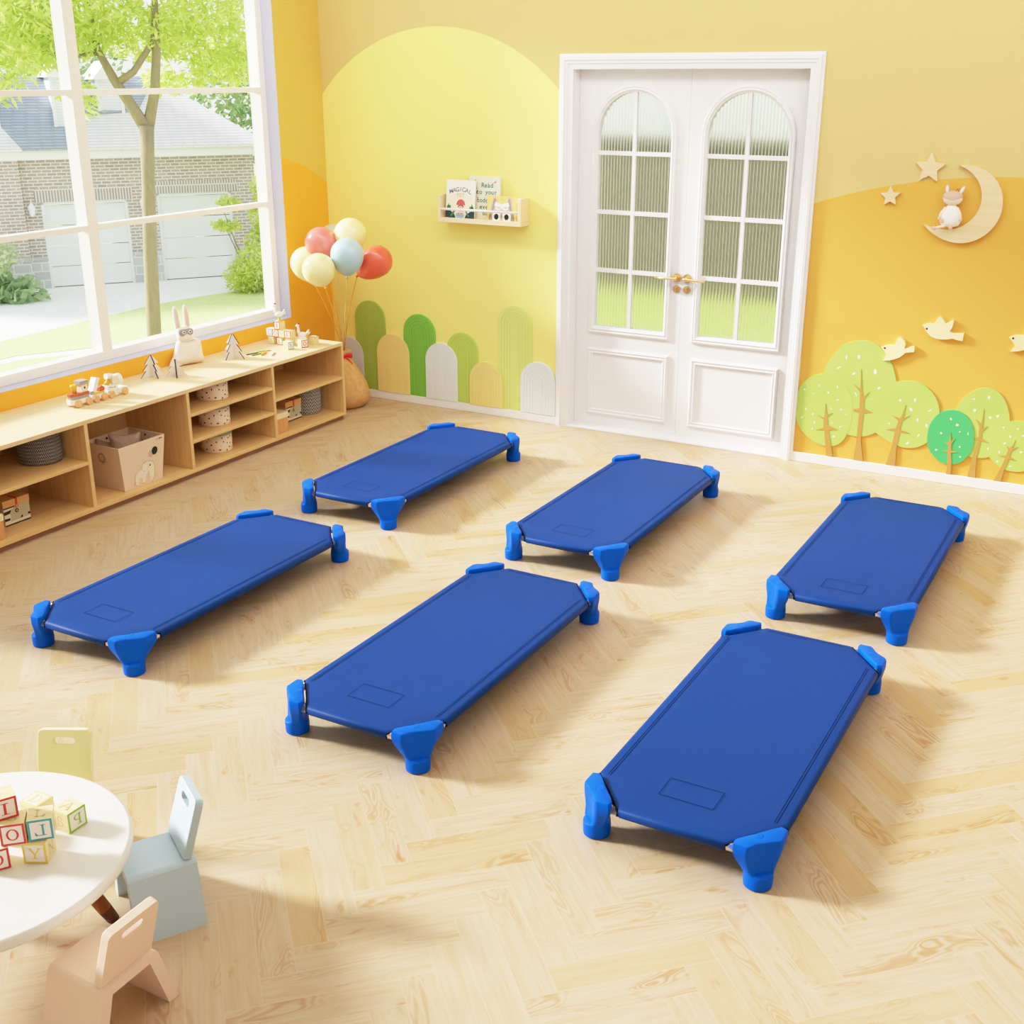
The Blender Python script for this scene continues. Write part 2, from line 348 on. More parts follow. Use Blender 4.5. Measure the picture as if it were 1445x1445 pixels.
# ------------------------------------------------------------------ floor
def build_floor():
    X0, X1, Y0, Y1 = 0.0, 6.6, -7.6, .09
    P0 = Vector((3.291, -4.272)); e1 = Vector((1, 1)).normalized(); e2 = Vector((-1, 1)).normalized()
    w, l = PL_W, PL_L
    V = []; F = []; uv = []; ed = []; colr = []
    def clip(poly):
        def cut(ps, ax, lim, sg):
            o = []
            for i in range(len(ps)):
                a, b = ps[i], ps[(i + 1) % len(ps)]
                da, db = sg * (a[ax] - lim), sg * (b[ax] - lim)
                if da >= 0: o.append(a)
                if da * db < 0: o.append(a + (b - a) * (da / (da - db)))
            return o
        for ax, lim, sg in ((0, X0, 1), (0, X1, -1), (1, Y0, 1), (1, Y1, -1)):
            poly = cut(poly, ax, lim, sg)
            if not poly: return poly
        return poly
    r = random.Random(11)
    for j in range(-14, 15):
        for i in range(-110, 111):
            for kind in (0, 1):
                ox, oy = i * w + j * l, i * w - j * l
                if kind == 0: x0, y0, x1, y1 = ox, oy, ox + l, oy + w
                else: x0, y0, x1, y1 = ox + l, oy + w - l, ox + l + w, oy + w
                c = P0 + e1 * (x0 + x1) / 2 + e2 * (y0 + y1) / 2
                if not (X0 - .4 < c.x < X1 + .4 and Y0 - .4 < c.y < Y1 + .4): continue
                poly = clip([P0 + e1 * a + e2 * b for a, b in ((x0, y0), (x1, y0), (x1, y1), (x0, y1))])
                if len(poly) < 3: continue
                cc = (r.random(), r.random(), r.random(), 1)
                fl = r.choice((-1, 1))
                F.append([len(V) + k for k in range(len(poly))])
                for p in poly:
                    V.append((p.x, p.y, 0))
                    q = p - c; a, b = q.dot(e1), q.dot(e2)
                    if kind: a, b = b, a
                    uv.append((a * fl, b)); ed.append((a, b)); colr.append(cc)
    me = bpy.data.meshes.new('floor'); me.from_pydata(V, [], F); me.update()
    me.uv_layers.new(name='uv'); me.uv_layers.new(name='edge')
    me.color_attributes.new('plank', 'FLOAT_COLOR', 'CORNER')
    vi = [lp.vertex_index for lp in me.loops]
    me.uv_layers['uv'].data.foreach_set('uv', [c for v in vi for c in uv[v]])
    me.uv_layers['edge'].data.foreach_set('uv', [c for v in vi for c in ed[v]])
    me.color_attributes['plank'].data.foreach_set('color', [c for v in vi for c in colr[v]])
    me.materials.append(floor_mat())
    o = bpy.data.objects.new('floor', me); COL.objects.link(o)
    return tag(o, kind='structure')
build_floor()
CZ = 3.2
WY0, WY1, WZ0, WZ1 = -7.53, -.432, .572, 3.02     # window opening in the left wall
DX0, DX1, DZ1 = 1.739, 3.061, 2.036               # door opening

b = MB(); t = .2
b.box((-.2, 0, -.05), (DX0, t, CZ)).box((DX1, 0, -.05), (6.8, t, CZ)).box((DX0, 0, DZ1), (DX1, t, CZ))
tag(b.build('wall_back', wall_back_mat()), kind='structure')
b = MB()
b.box((-.2, -7.8, -.05), (0, 0, WZ0)).box((-.2, -7.8, WZ1), (0, 0, CZ)).box((-.2, WY1, WZ0), (0, 0, WZ1)).box((-.2, -7.8, WZ0), (0, WY0, WZ1))
tag(b.build('wall_left', wall_left_mat()), kind='structure')
tag(MB().box((6.6, -7.8, -.05), (6.8, 0, CZ)).build('wall_right', cream_paint), kind='structure')
tag(MB().box((0, -7.8, -.05), (6.6, -7.6, CZ)).build('wall_front', cream_paint), kind='structure')
tag(MB().box((-.2, -7.8, CZ), (6.8, .2, CZ + .1)).build('ceiling', ceil_paint), kind='structure')
# skirting
b = MB(); b.box((0, -.014, 0), (1.66, 0, .052)).box((3.128, -.014, 0), (6.6, 0, .052))
tag(b.build('baseboard_back', white_paint, bevel=.003), kind='structure')
tag(MB().box((0, -7.6, 0), (.012, -.015, .052)).build('baseboard_left', white_paint, bevel=.003), kind='structure')
tag(MB().box((6.586, -7.6, 0), (6.6, -.015, .052)).build('baseboard_right', white_paint, bevel=.003), kind='structure')

# ------------------------------------------------------------------ window
def glass_clear():
    m, nt, out = newmat('window_glass')
    tr = N(nt, 'ShaderNodeBsdfTransparent'); gl = N(nt, 'ShaderNodeBsdfGlossy', Roughness=.02)
    tr.inputs[0].default_value = (.97, .99, .985, 1)
    fr = N(nt, 'ShaderNodeFresnel', IOR=1.25); mx = N(nt, 'ShaderNodeMixShader')
    L(nt, fr.outputs[0], mx.inputs[0]); L(nt, tr.outputs[0], mx.inputs[1]); L(nt, gl.outputs[0], mx.inputs[2]); L(nt, mx.outputs[0], out.inputs[0])
    return m
win = empty('window_1', (0, 0, 0), kind='structure')
XF, XB = -.078, -.16
# lining of the opening (white reveal, sky-shade tint in its colour)
b = MB(); e = .004
b.box((-.2, WY1 - e, WZ0), (0, WY1, WZ1)).box((-.2, WY0, WZ0), (0, WY0 + e, WZ1)).box((-.2, WY0, WZ0), (0, WY1, WZ0 + e)).box((-.2, WY0, WZ1 - e), (0, WY1, WZ1))
b.build('lining', reveal_shade_tint, win)
fw = .05
y0, y1, z0, z1 = WY0 + e, WY1 - e, WZ0 + e, WZ1 - e
b = MB()
b.box((XB, y0, z0), (XF, y1, z0 + fw)).box((XB, y0, z1 - fw), (XF, y1, z1)).box((XB, y0, z0 + fw), (XF, y0 + fw, z1 - fw)).box((XB, y1 - fw, z0 + fw), (XF, y1, z1 - fw))
b.build('frame', frame_paint, win, bevel=.003)
mull = [-1.855, -3.275, -4.695, -6.115]
for my in mull: MB().box((XB, my - .033, z0 + fw), (XF, my + .033, z1 - fw)).build('mullion', frame_paint, win, bevel=.003)
tz = [1.267, 1.922, 2.58]
ys = [y0 + fw] + [v for my in reversed(mull) for v in (my - .033, my + .033)] + [y1 - fw]
for k in range(0, len(ys), 2):
    for zc in tz: MB().box((XB + .03, ys[k], zc - .0145), (XF + .001, ys[k + 1], zc + .0145)).build('transom', frame_paint, win, bevel=.002)
wg = glass_clear()
for k in range(0, len(ys), 2):
    zs = [z0 + fw] + [v for zc in tz for v in (zc - .0145, zc + .0145)] + [z1 - fw]
    for q in range(0, len(zs), 2):
        MB().add([(XB + .012, ys[k], zs[q]), (XB + .012, ys[k + 1], zs[q]), (XB + .012, ys[k + 1], zs[q + 1]), (XB + .012, ys[k], zs[q + 1])], [(0, 1, 2, 3)]).build('pane', wg, win)

# ------------------------------------------------------------------ double door
door = empty('door_1', (0, 0, 0), kind='structure')
# stepped architrave: nested bands
b = MB()
prof = [(0.0, 0.0), (0.0, .012), (.016, .016), (.018, .024), (.034, .026), (.038, .019), (.052, .019), (.056, .013), (.083, .012), (.083, -.10)]   # inset from outer edge, height off the wall
X0, X1, Z1 = 1.657, 3.131, 2.113
ls = []
for d, h in prof:
    k = .0815 / .083
    ls.append([(X0 + d, -h, 0), (X0 + d, -h, Z1 - d * .95), (X1 - d * (X1 - DX1) / .083, -h, Z1 - d * .95), (X1 - d * (X1 - DX1) / .083, -h, 0)])
b.loops(ls, 0, False, False)
recalc(b.build('door_frame', door_paint, door))
DY = .08
def DS(x): return 4.85 + (x - 4.85) * (6.254 + DY) / 6.254
def DZ(z): return 2 + (z - 2) * (6.254 + DY) / 6.254
def arch_loop(xl, xr, zb, zs, zt, y, n=20):
    c = (xl + xr) / 2; r = (xr - xl) / 2
    return [(xl, y, zb)] + [(c - r * cos(PI * i / n), y, zs + (zt - zs) * sin(PI * i / n)) for i in range(n + 1)] + [(xr, y, zb)]
def rib_glass():
    m, nt, out = newmat('fluted_glass')
    b = N(nt, 'ShaderNodeBsdfPrincipled', Roughness=.12, IOR=1.25)
    b.inputs['Transmission Weight'].default_value = 1; b.inputs['Base Color'].default_value = (.93, .95, .9, 1)
    L(nt, b.outputs[0], out.inputs[0]); return m
rg = rib_glass()
def rib_glint_mat():  # pale strips in the flute valleys, painted in place of bright edge reflections
    m, nt, out = newmat('fluted_glass_painted_glint')
    b = N(nt, 'ShaderNodeBsdfPrincipled', Roughness=.35, IOR=1.25); b.inputs['Transmission Weight'].default_value = .55
    b.inputs['Base Color'].default_value = (.80, .81, .76, 1); L(nt, b.outputs[0], out.inputs[0]); return m
rib_glint = rib_glint_mat()
def leaf(x0, x1, ax0, ax1, ai0, ai1, px0, px1, hx, sgn):
    """one leaf: x0..x1; arch outer ax, arch inner ai, lower panel px, handle centre hx"""
    zb, zbi, zs, zt, zti = DZ(.592), DZ(.632), DZ(1.70), DZ(1.955), DZ(1.918)
    ro = arch_loop(ax0, ax1, zb, zs, zt, DY)
    n = len(ro)
    b = MB()
    top = DZ1 + .005
    # face with arched hole, front and back
    for y in (DY, DY + .04):
        outer = [(x0, y, 0.0)] + [(x0, y, zs)] + [None] * (n - 4) + [(x1, y, zs)] + [(x1, y, 0.0)]
        h = [(p[0], y, p[2]) for p in ro]
        b.add([(x0, y, .012), (x1, y, .012), (x1, y, zb), (x0, y, zb)], [(0, 1, 2, 3)])
        b.add([(x0, y, zb), (h[0][0], y, zb), (h[1][0], y, zs), (x0, y, zs)], [(0, 1, 2, 3)])
        b.add([(h[-1][0], y, zb), (x1, y, zb), (x1, y, zs), (h[-2][0], y, zs)], [(0, 1, 2, 3)])
        arc = h[1:-1]
        m = len(arc)
        tp = [(x0 + (x1 - x0) * i / (m - 1), y, top) for i in range(m)]
        b.add(arc + tp, [(i, i + 1, m + i + 1, m + i) for i in range(m - 1)])
        b.add([(x0, y, zs), arc[0], tp[0]], [(0, 1, 2)]); b.add([arc[-1], (x1, y, zs), tp[-1]], [(0, 1, 2)])
    b.loops([ro, [(p[0], DY + .04, p[2]) for p in ro]], 0, False, True)
    b.loops([[(x0, y, .012), (x0, y, top), (x1, y, top), (x1, y, .012)] for y in (DY, DY + .04)], 0, False, True)
    lf = recalc(b.build('door_leaf', door_paint, door))
    # arched moulding
    pr = [(0, 0), (.0, .012), (.008, .016), (.014, .012), (.022, .018), (.03, .010), (.036, .006), (.036, -.035)]
    ls = []
    for d, h in pr:
        f = d / .036
        ls.append(arch_loop(ax0 + (ai0 - ax0) * f, ax1 + (ai1 - ax1) * f, zb + (zbi - zb) * f, zs, zt + (zti - zt) * f, DY - h))
    recalc(MB().loops(ls, 0, False, True).build('arch_molding', door_paint, lf))
    # glazing bars
    c = (ai0 + ai1) / 2
    MB().box((c - .009, DY - .004, zbi), (c + .009, DY + .02, zti - .002)).build('glazing_bar', door_paint, lf)
    for z in (DZ(1.599), DZ(1.280), DZ(.955)):
        MB().box((ai0, DY - .0028, z - .011), (ai1, DY + .016, z + .011)).build('glazing_bar', door_paint, lf)
    # fluted glass, one sheet
    g = MB(); nr = 24; k = 8; rows = []
    r = (ai1 - ai0) / 2
    cols = []
    for i in range(nr * k + 1):
        x = ai0 + (ai1 - ai0) * i / (nr * k)
        q = max(0, 1 - ((x - c) / r) ** 2)
        zt_ = zs + (zti - zs) * math.sqrt(q)
        cols.append((x, abs(sin(PI * i / k)), zt_))
    fr = [[(x, DY + .018 - .0042 * a, zbi) for x, a, zt_ in cols], [(x, DY + .018 - .0042 * a, zt_) for x, a, zt_ in cols]]
    bk = [[(x, DY + .022, zt_) for x, a, zt_ in cols], [(x, DY + .022, zbi) for x, a, zt_ in cols]]
    g.loops(fr + bk + [fr[0]], 0, False, False)
    m_ = len(cols) - 1
    g.m = [(1 if (i % m_) % k in (0, k - 1) and i // m_ == 0 else 0) for i in range(len(g.f))]
    recalc(g.build('glass', [rg, rib_glint], lf))
    # lower panel moulding
    z0_, z1_ = DZ(.105), DZ(.502)
    ls = []
    for d, h in [(0, 0), (0, .010), (.01, .016), (.018, .010), (.027, .014), (.034, .004), (.034, -.001)]:
        ls.append([(px0 + d, DY - h, z0_ + d), (px0 + d, DY - h, z1_ - d), (px1 - d, DY - h, z1_ - d), (px1 - d, DY - h, z0_ + d)])
    recalc(MB().loops(ls, 0, False, True).build('panel_molding', door_paint, lf))
    # lever handle on a round rose
    hz = DZ(.947)
    h = MB()
    h.cyl((hx, DY, hz), (hx, DY - .010, hz), .025, 24); h.cyl((hx, DY - .008, hz), (hx, DY - .045, hz), .010, 16)
    hd = h.build('handle', brass, lf); hd['label'] = 'brass lever handle'
    MB().tube([(hx - sgn * .012, DY - .045, hz), (hx, DY - .046, hz), (hx + sgn * .05, DY - .046, hz - .002), (hx + sgn * .118, DY - .044, hz - .004)], [.007, .0085, .0075, .006], 12).build('lever', brass, hd)
    kz = DZ(.885)
    kk = MB(); kk.cyl((hx, DY, kz), (hx, DY - .008, kz), .021, 24)
    ko = kk.build('lock_rose', brass, lf); ko['label'] = 'brass lock rose'
    MB().box((hx - .004, DY - .022, kz - .013), (hx + .004, DY - .007, kz + .013)).build('thumb_turn', brass, ko, bevel=.002)
xm = 2.40
leaf(DX0 + .002, xm - .0007, DS(1.866), DS(2.366), DS(1.901), DS(2.332), DS(1.864), DS(2.370), DS(2.401), -1)
leaf(xm + .0007, DX1 - .002, DS(2.503), DS(3.012), DS(2.537), DS(2.977), DS(2.507), DS(3.014), DS(2.462), 1)
MB().box((DX0, -.012, 0), (DX1, DY + .05, .012)).build('threshold', door_paint, door, bevel=.003)

# ------------------------------------------------------------------ the garden behind the door
lawn_c = M('lawn_green', (166, 186, 88), .9, .12, 6, bump=.4, bscale=120)
tag(MB().prism([(.1, .21), (6, .21), (6, 9.5), (-3.3, 9.5), (-1.5, 5.0)], .06, 0, Matrix.Translation((0, 0, -.12))).build('lawn_behind_door', lawn_c), kind='structure')
def brick_mat(name, c1, c2, mortar, scale, axis=(0, 2), bw=.5, bh=.25, msize=.02):
    m, nt, out = newmat(name)
    b = N(nt, 'ShaderNodeBsdfPrincipled', Roughness=.9); L(nt, b.outputs[0], out.inputs[0])
    tc = N(nt, 'ShaderNodeTexCoord'); sp = N(nt, 'ShaderNodeSeparateXYZ'); L(nt, tc.outputs['Object'], sp.inputs[0])
    cb = N(nt, 'ShaderNodeCombineXYZ')
    h = sp.outputs[axis[0]] if isinstance(axis[0], int) else math_n(nt, 'ADD', sp.outputs[0], sp.outputs[1])
    L(nt, h, cb.inputs[0]); L(nt, sp.outputs[axis[1]], cb.inputs[1])
    t = N(nt, 'ShaderNodeTexBrick', Scale=scale); L(nt, cb.outputs[0], t.inputs['Vector'])
    t.inputs['Color1'].default_value = lin(c1) + (1,); t.inputs['Color2'].default_value = lin(c2) + (1,); t.inputs['Mortar'].default_value = lin(mortar) + (1,)
    t.inputs['Mortar Size'].default_value = msize; t.inputs['Brick Width'].default_value = bw; t.inputs['Row Height'].default_value = bh
    L(nt, t.outputs[0], b.inputs['Base Color']); return m
stone = brick_mat('garden_wall_stone', (112, 106, 92), (98, 94, 76), (126, 120, 108), 2.0)
g = MB().box((-1.45, 5.0, -.06), (6.0, 5.25, 1.36)); g.box((-1.45, 4.96, 1.36), (6.0, 5.29, 1.43))
tag(g.build('garden_wall', stone), 'grey-brown garden wall seen blurred through the fluted door glass', 'wall', kind='thing')
tag(MB().box((-3.2, 9.3, -.1), (6.0, 9.5, 5.0)).build('wall_outside', M('pale_render', (236, 238, 236), .9)), kind='structure')

# ------------------------------------------------------------------ outside the window
ZG = -2.4
lawn_m = M('sunny_lawn', (204, 219, 142), .9, .35, 22, bump=.5, bscale=60)
conc = M('bleached_concrete', (246, 243, 238), .9, .03, 2)
def flat(name, pts, z, mat, h=.02):
    return MB().prism(pts, h, 0, Matrix.Translation((0, 0, z - h))).build(name, mat)
tag(flat('ground_outside', [(-60, -40), (-.25, -40), (-.25, 60), (-60, 60)], ZG - .06, M('soil', (196, 206, 140), .95, .1, 2)), kind='structure')
tag(flat('driveway', [(-40, -30), (-13.0, -30), (-13.08, 7.39), (-13.2, 9.0), (-13.35, 11.4), (-13.2, 12.6), (-12.6, 14.6), (-13.9, 16.0), (-22, 14), (-40, 0)], ZG, conc), kind='structure')
tag(flat('lawn', [(-13.0, -30), (-11.9, -30), (-11.9, 6.72), (-10.6, 9.0), (-6, 13.2), (-6, 24), (-14, 24), (-13.9, 16.0), (-12.6, 14.6), (-13.2, 12.6), (-13.35, 11.4), (-13.2, 9.0), (-13.08, 7.39)], ZG + .02, lawn_m, .05), kind='structure')
tag(flat('sidewalk', [(-11.9, -30), (-11.6, -30), (-11.6, 6.55), (-10.3, 8.75), (-5.7, 12.9), (-6, 13.2), (-10.6, 9.0), (-11.9, 6.72)], ZG + .01, conc, .04), kind='structure')
tag(flat('lawn_near', [(-11.6, -30), (-.3, -30), (-.3, 24), (-6, 24), (-5.7, 12.9), (-10.3, 8.75), (-11.6, 6.55)], ZG + .02, lawn_m, .05), kind='structure')

H = empty('neighbour_house', (-16.85, 11.76, ZG), math.atan2(.80934, .58735),
          'brick house with white garage doors and grey shingled roof across the driveway', 'house')
brick = brick_mat('house_brick', (164, 152, 148), (188, 168, 162), (224, 219, 215), 1.0, ('d', 2), .2, .068, .011)
soldier = brick_mat('soldier_brick', (160, 146, 142), (170, 156, 150), (226, 220, 216), 1.0, ('d', 2), .06, .3, .012)
stoneb = brick_mat('house_stone', (186, 186, 190), (206, 204, 204), (226, 224, 222), 1.0, ('d', 2), .36, .19, .012)
fascia = M('white_fascia', (240, 238, 234), .7, .02)
garage = M('garage_white', (236, 237, 240), .6, .02)
def shingle(name, a, b_):
    return brick_mat(name, a, b_, tuple(int(v * .86) for v in a), 1.0, ('d', 2), .25, .055, .01)
roof_l = shingle('light_shingles', (242, 237, 230), (232, 228, 222)); roof_d = shingle('slate_shingles', (156, 164, 174), (170, 178, 186))
b = MB(); EZ = 2.77     # eave height above ground
b.box((-.36, 0, .6), (0.0, 5, EZ)).box((1.8, 0, .6), (2.43, 5, EZ)).box((4.1, 0, .6), (4.66, 5, EZ)).box((0, 0, 1.84), (1.8, 5, EZ)).box((2.43, 0, 1.93), (4.1, 5, EZ))
b.box((-5, -.14, .6), (-.36, 5, EZ))
b.build('brick_wall', brick, H)
b = MB(); b.box((-.36, -.03, 0), (0.0, 5, .62)).box((1.8, -.03, 0), (2.43, 5, .62)).box((4.1, -.03, 0), (4.66, 5, .62)).box((-5, -.17, 0), (-.36, 5, .62))
b.box((-.4, -.05, .62), (.0, 0, .68)).box((1.8, -.05, .62), (2.43, 0, .68)).box((4.1, -.05, .62), (4.7, 0, .68)).box((-5, -.19, .62), (-.36, 0, .68))
b.build('stone_base', stoneb, H)
b = MB(); b.box((-.12, -.012, 1.84), (1.92, 0, 2.12)).box((2.3, -.012, 1.93), (4.25, 0, 2.2)); b.build('soldier_course', soldier, H)
for s0, s1, zt in ((0.0, 1.8, 1.84), (2.43, 4.1, 1.93)):
    b = MB()
    for q in range(4): b.box((s0 + .06, .1, .02 + q * (zt - .08) / 4), (s1 - .06, .14, .005 + (q + 1) * (zt - .08) / 4))
    b.box((s0, .02, 0), (s0 + .06, .2, zt)).box((s1 - .06, .02, 0), (s1, .2, zt)).box((s0, .02, zt - .06), (s1, .2, zt))
    b.build('garage_door', garage, H, bevel=.004)
b = MB(); b.box((-5, -.45, EZ - .02), (4.85, -.2, EZ + .2)).box((-5, -.2, EZ - .04), (4.85, .1, EZ + .02)); b.box((4.7, -.45, EZ - .02), (4.9, 5, EZ + .2)); b.build('fascia', fascia, H)
er = EZ + .2
def slab(pts, h=.06):
    v = pts + [(x, y, z - h) for x, y, z in pts]; n = len(pts)
    return v, [list(range(n)), list(range(n, 2 * n))[::-1]] + [(i, (i + 1) % n, n + (i + 1) % n, n + i) for i in range(n)]
b = MB()
b.add(*slab([(.9, -.5, er), (4.95, -.5, er), (3.05, 2.4, er + 1.35), (.9, 2.4, er + 1.35)]))
b.add(*slab([(4.95, -.5, er), (4.95, 5, er), (3.05, 2.4, er + 1.35)]))
recalc(b.build('roof', roof_l, H))
b = MB()
b.add(*slab([(-.25, -.53, er + .02), (1.0, -.53, er + .02), (1.0, 2.4, er + 1.42), (-.9, 2.4, er + 1.42), (-.62, .55, er + .5)]))
b.add(*slab([(1.0, .75, er + .66), (2.35, .95, er + .72), (3.0, 2.4, er + 1.42), (1.0, 2.4, er + 1.42)]))
recalc(b.build('slate_roof', roof_d, H))
b = MB(); b.add(*slab([(-5, -.5, er), (-.25, -.5, er), (-.62, .55, er + .5), (-1.5, .2, er + .3), (-5, .4, er + .4)])); b.add(*slab([(-5, .4, er + .4), (-1.5, .2, er + .3), (-1.5, 2.4, er + 1.4), (-5, 2.4, er + 1.4)]))
recalc(b.build('roof', roof_l, H))
sid = brick_mat('white_siding', (232, 234, 240), (238, 238, 242), (206, 210, 222), 1.0, ('d', 2), 4.0, .06, .006)
for s0, s1, y_, z0_, z1_ in ((1.55, 2.02, .9, er + .55, er + 1.35), (.55, .9, .3, er + .3, er + 1.4), (-2.2, -.62, .3, er + .35, er + 1.5)):
    b = MB(); b.box((s0, y_, z0_), (s1, y_ + 2.2, z1_), 0)
    c_ = (s0 + s1) / 2
    b.box((s0 - .05, y_ - .03, z0_), (s0 + .02, y_, z1_), 1).box((s1 - .02, y_ - .03, z0_), (s1 + .05, y_, z1_), 1)
    b.add([(s0 - .12, y_ - .1, z1_), (s1 + .12, y_ - .1, z1_), (c_, y_ - .1, z1_ + .4), (s0 - .12, y_ + 2.2, z1_), (s1 + .12, y_ + 2.2, z1_), (c_, y_ + 2.2, z1_ + .4)], [(0, 1, 2), (5, 4, 3), (0, 2, 5, 3), (1, 4, 5, 2), (0, 3, 4, 1)], 1)
    b.build('dormer', [sid, fascia], H)
lamp_g = M('lantern_glass', (240, 244, 250), .2, .02)
for s_, z_ in ((-.2, 1.72), (2.12, 1.76)):
    b = MB(); b.tube([(s_, 0, z_ + .16), (s_, -.08, z_ + .2), (s_, -.11, z_ + .1)], .012, 8)
    b.lathe([(.03, -.16), (.055, -.12), (.075, .02), (.085, .03), (.03, .11), (.012, .13), (.008, .16)], 6, 0, Matrix.Translation((s_, -.11, z_)), False)
    b.build('wall_lantern', lamp_g, H)

# --- plants
def leafmat(name, c, c2, var=.0):
    m, nt, out = newmat(name)
    d = N(nt, 'ShaderNodeBsdfDiffuse'); tl = N(nt, 'ShaderNodeBsdfTranslucent'); mx = N(nt, 'ShaderNodeMixShader'); mx.inputs[0].default_value = .5
    g = N(nt, 'ShaderNodeNewGeometry'); cc = mixc(nt, g.outputs['Random Per Island'], c, c2)
    L(nt, cc, d.inputs[0]); L(nt, cc, tl.inputs[0]); L(nt, d.outputs[0], mx.inputs[1]); L(nt, tl.outputs[0], mx.inputs[2]); L(nt, mx.outputs[0], out.inputs[0])
    return m
def leaves(n, blobs, size, r, droop=.4, slim=.42):
    """n leaf blades scattered over ellipsoid blobs (centre, radii)"""
    V = []; F = []
    tot = [bb[1][0] * bb[1][1] + bb[1][1] * bb[1][2] for bb in blobs]
    for _ in range(n):
        c, rr = r.choices(blobs, tot)[0]
        while True:
            p = Vector((r.uniform(-1, 1), r.uniform(-1, 1), r.uniform(-1, 1)))
            if .2 < p.length < 1: break
        p = Vector((c[0] + p.x * rr[0], c[1] + p.y * rr[1], c[2] + p.z * rr[2]))
        d = Vector((r.gauss(0, 1), r.gauss(0, 1), r.gauss(-droop, .7))).normalized()
        s_ = d.cross(Vector((r.gauss(0, 1), r.gauss(0, 1), r.gauss(0, 1)))).normalized()
        l = size * r.uniform(.6, 1.3); w = l * slim
        o = len(V)
        V += [p, p + d * l * .5 + s_ * w * .5, p + d * l, p + d * l * .5 - s_ * w * .5]
        F.append((o, o + 1, o + 2, o + 3))
    return V, F
bark = M('tree_bark', (156, 140, 116), .95, .25, 5, bump=.8, bscale=25, stretch=(6, 6, 1))
TR = empty('street_tree', (-8.15, 6.2, ZG + .02), 0, 'slender lime-green tree with forked trunk standing on the lawn by the driveway', 'tree')
def T(px): return Vector(px) - Vector((-8.15, 6.2, ZG + .02))
trunk = MB()
Bs = (-8.15, 6.2, ZG); F0 = (-8.35, 6.70, 1.32)
pts = [T(Bs), T((-8.16, 6.25, -1.6)), T((-8.2, 6.38, -.4)), T((-8.29, 6.58, .7)), T(F0)]
trunk.tube(pts, [.125, .105, .098, .092, .105], 12)
trunk.tube([T((-8.35, 6.70, 1.28)), T((-8.62, 6.68, 1.65)), T((-8.85, 6.66, 1.95)), T((-9.05, 6.6, 2.35)), T((-9.2, 6.6, 3.4))], [.09, .078, .066, .05, .02], 10)
trunk.tube([T((-8.35, 6.72, 1.28)), T((-8.4, 6.98, 1.8)), T((-8.42, 7.1, 2.3)), T((-8.45, 7.25, 3.6))], [.085, .07, .06, .03], 10)
trunk.tube([T((-8.8, 6.66, 1.9)), T((-8.6, 6.8, 2.05)), T((-8.45, 7.08, 2.45)), T((-8.45, 7.2, 3.0))], [.055, .05, .045, .03], 8)
trunk.tube([T((-9.03, 6.6, 2.3)), T((-9.25, 6.3, 2.24)), T((-9.5, 6.1, 2.3)), T((-9.9, 5.7, 2.5))], [.035, .028, .022, .012], 8)
trunk.build('trunk', bark, TR)
lm1 = leafmat('lime_leaves', (190, 210, 100), (230, 237, 164))
lr = random.Random(3)
blobs = [(T((-9.6, 5.0, 3.0)), (1.4, 1.4, .8)), (T((-9.2, 6.2, 3.2)), (1.2, 1.0, .75)), (T((-8.6, 7.4, 3.0)), (1.2, .9, .75)), (T((-8.4, 8.4, 2.7)), (1.0, .9, .7)), (T((-9.6, 6.0, 2.35)), (.7, .6, .3)), (T((-8.2, 8.3, 2.15)), (.6, .6, .3)),
         (T((-9.0, 4.6, 2.05)), (.8, .5, .45)), (T((-8.7, 5.9, 1.75)), (.3, .25, .28)), (T((-9, 6.8, 4.4)), (2.6, 3.2, .9)), (T((-9.4, 5.9, 2.75)), (1.0, 1.2, .4)), (T((-9.4, 6.2, 2.5)), (.7, .8, .3)), (T((-9.3, 4.9, 2.3)), (.9, .6, .35)), (T((-8.9, 7.4, 2.6)), (.8, 1.0, .4)), (T((-8.3, 9.3, 2.6)), (1.0, .8, .9)), (T((-8.9, 7.9, 1.95)), (.5, .5, .2))]
lv = leaves(26000, blobs, .15, lr, .6, .30)
tag(MB().add(*lv).build('foliage', lm1, TR))
# background trees behind the roof
dg = leafmat('dark_leaves', (120, 150, 100), (170, 190, 140))
for (x, y, rr, lab) in ((-19.5, 22.5, 2.2, 'grey-green tree rising behind the right end of the house roof'), (-24.5, 19.0, 2.6, 'dim green tree far behind the house roof ridge')):
    t_ = empty('background_tree', (x, y, ZG - .06), 0, lab, 'tree', 'trees behind the house')
    MB().tube([(0, 0, 0), (.05, 0, 2.0), (0, .1, 4.2)], [.2, .15, .1], 8).build('trunk', bark, t_)
    MB().add(*leaves(2600, [(Vector((0, 0, 4.2)), (rr, rr, 1.7)), (Vector((.3, .4, 3.0)), (rr * .9, rr * .9, 1.2))], .3, lr)).build('foliage', dg, t_)
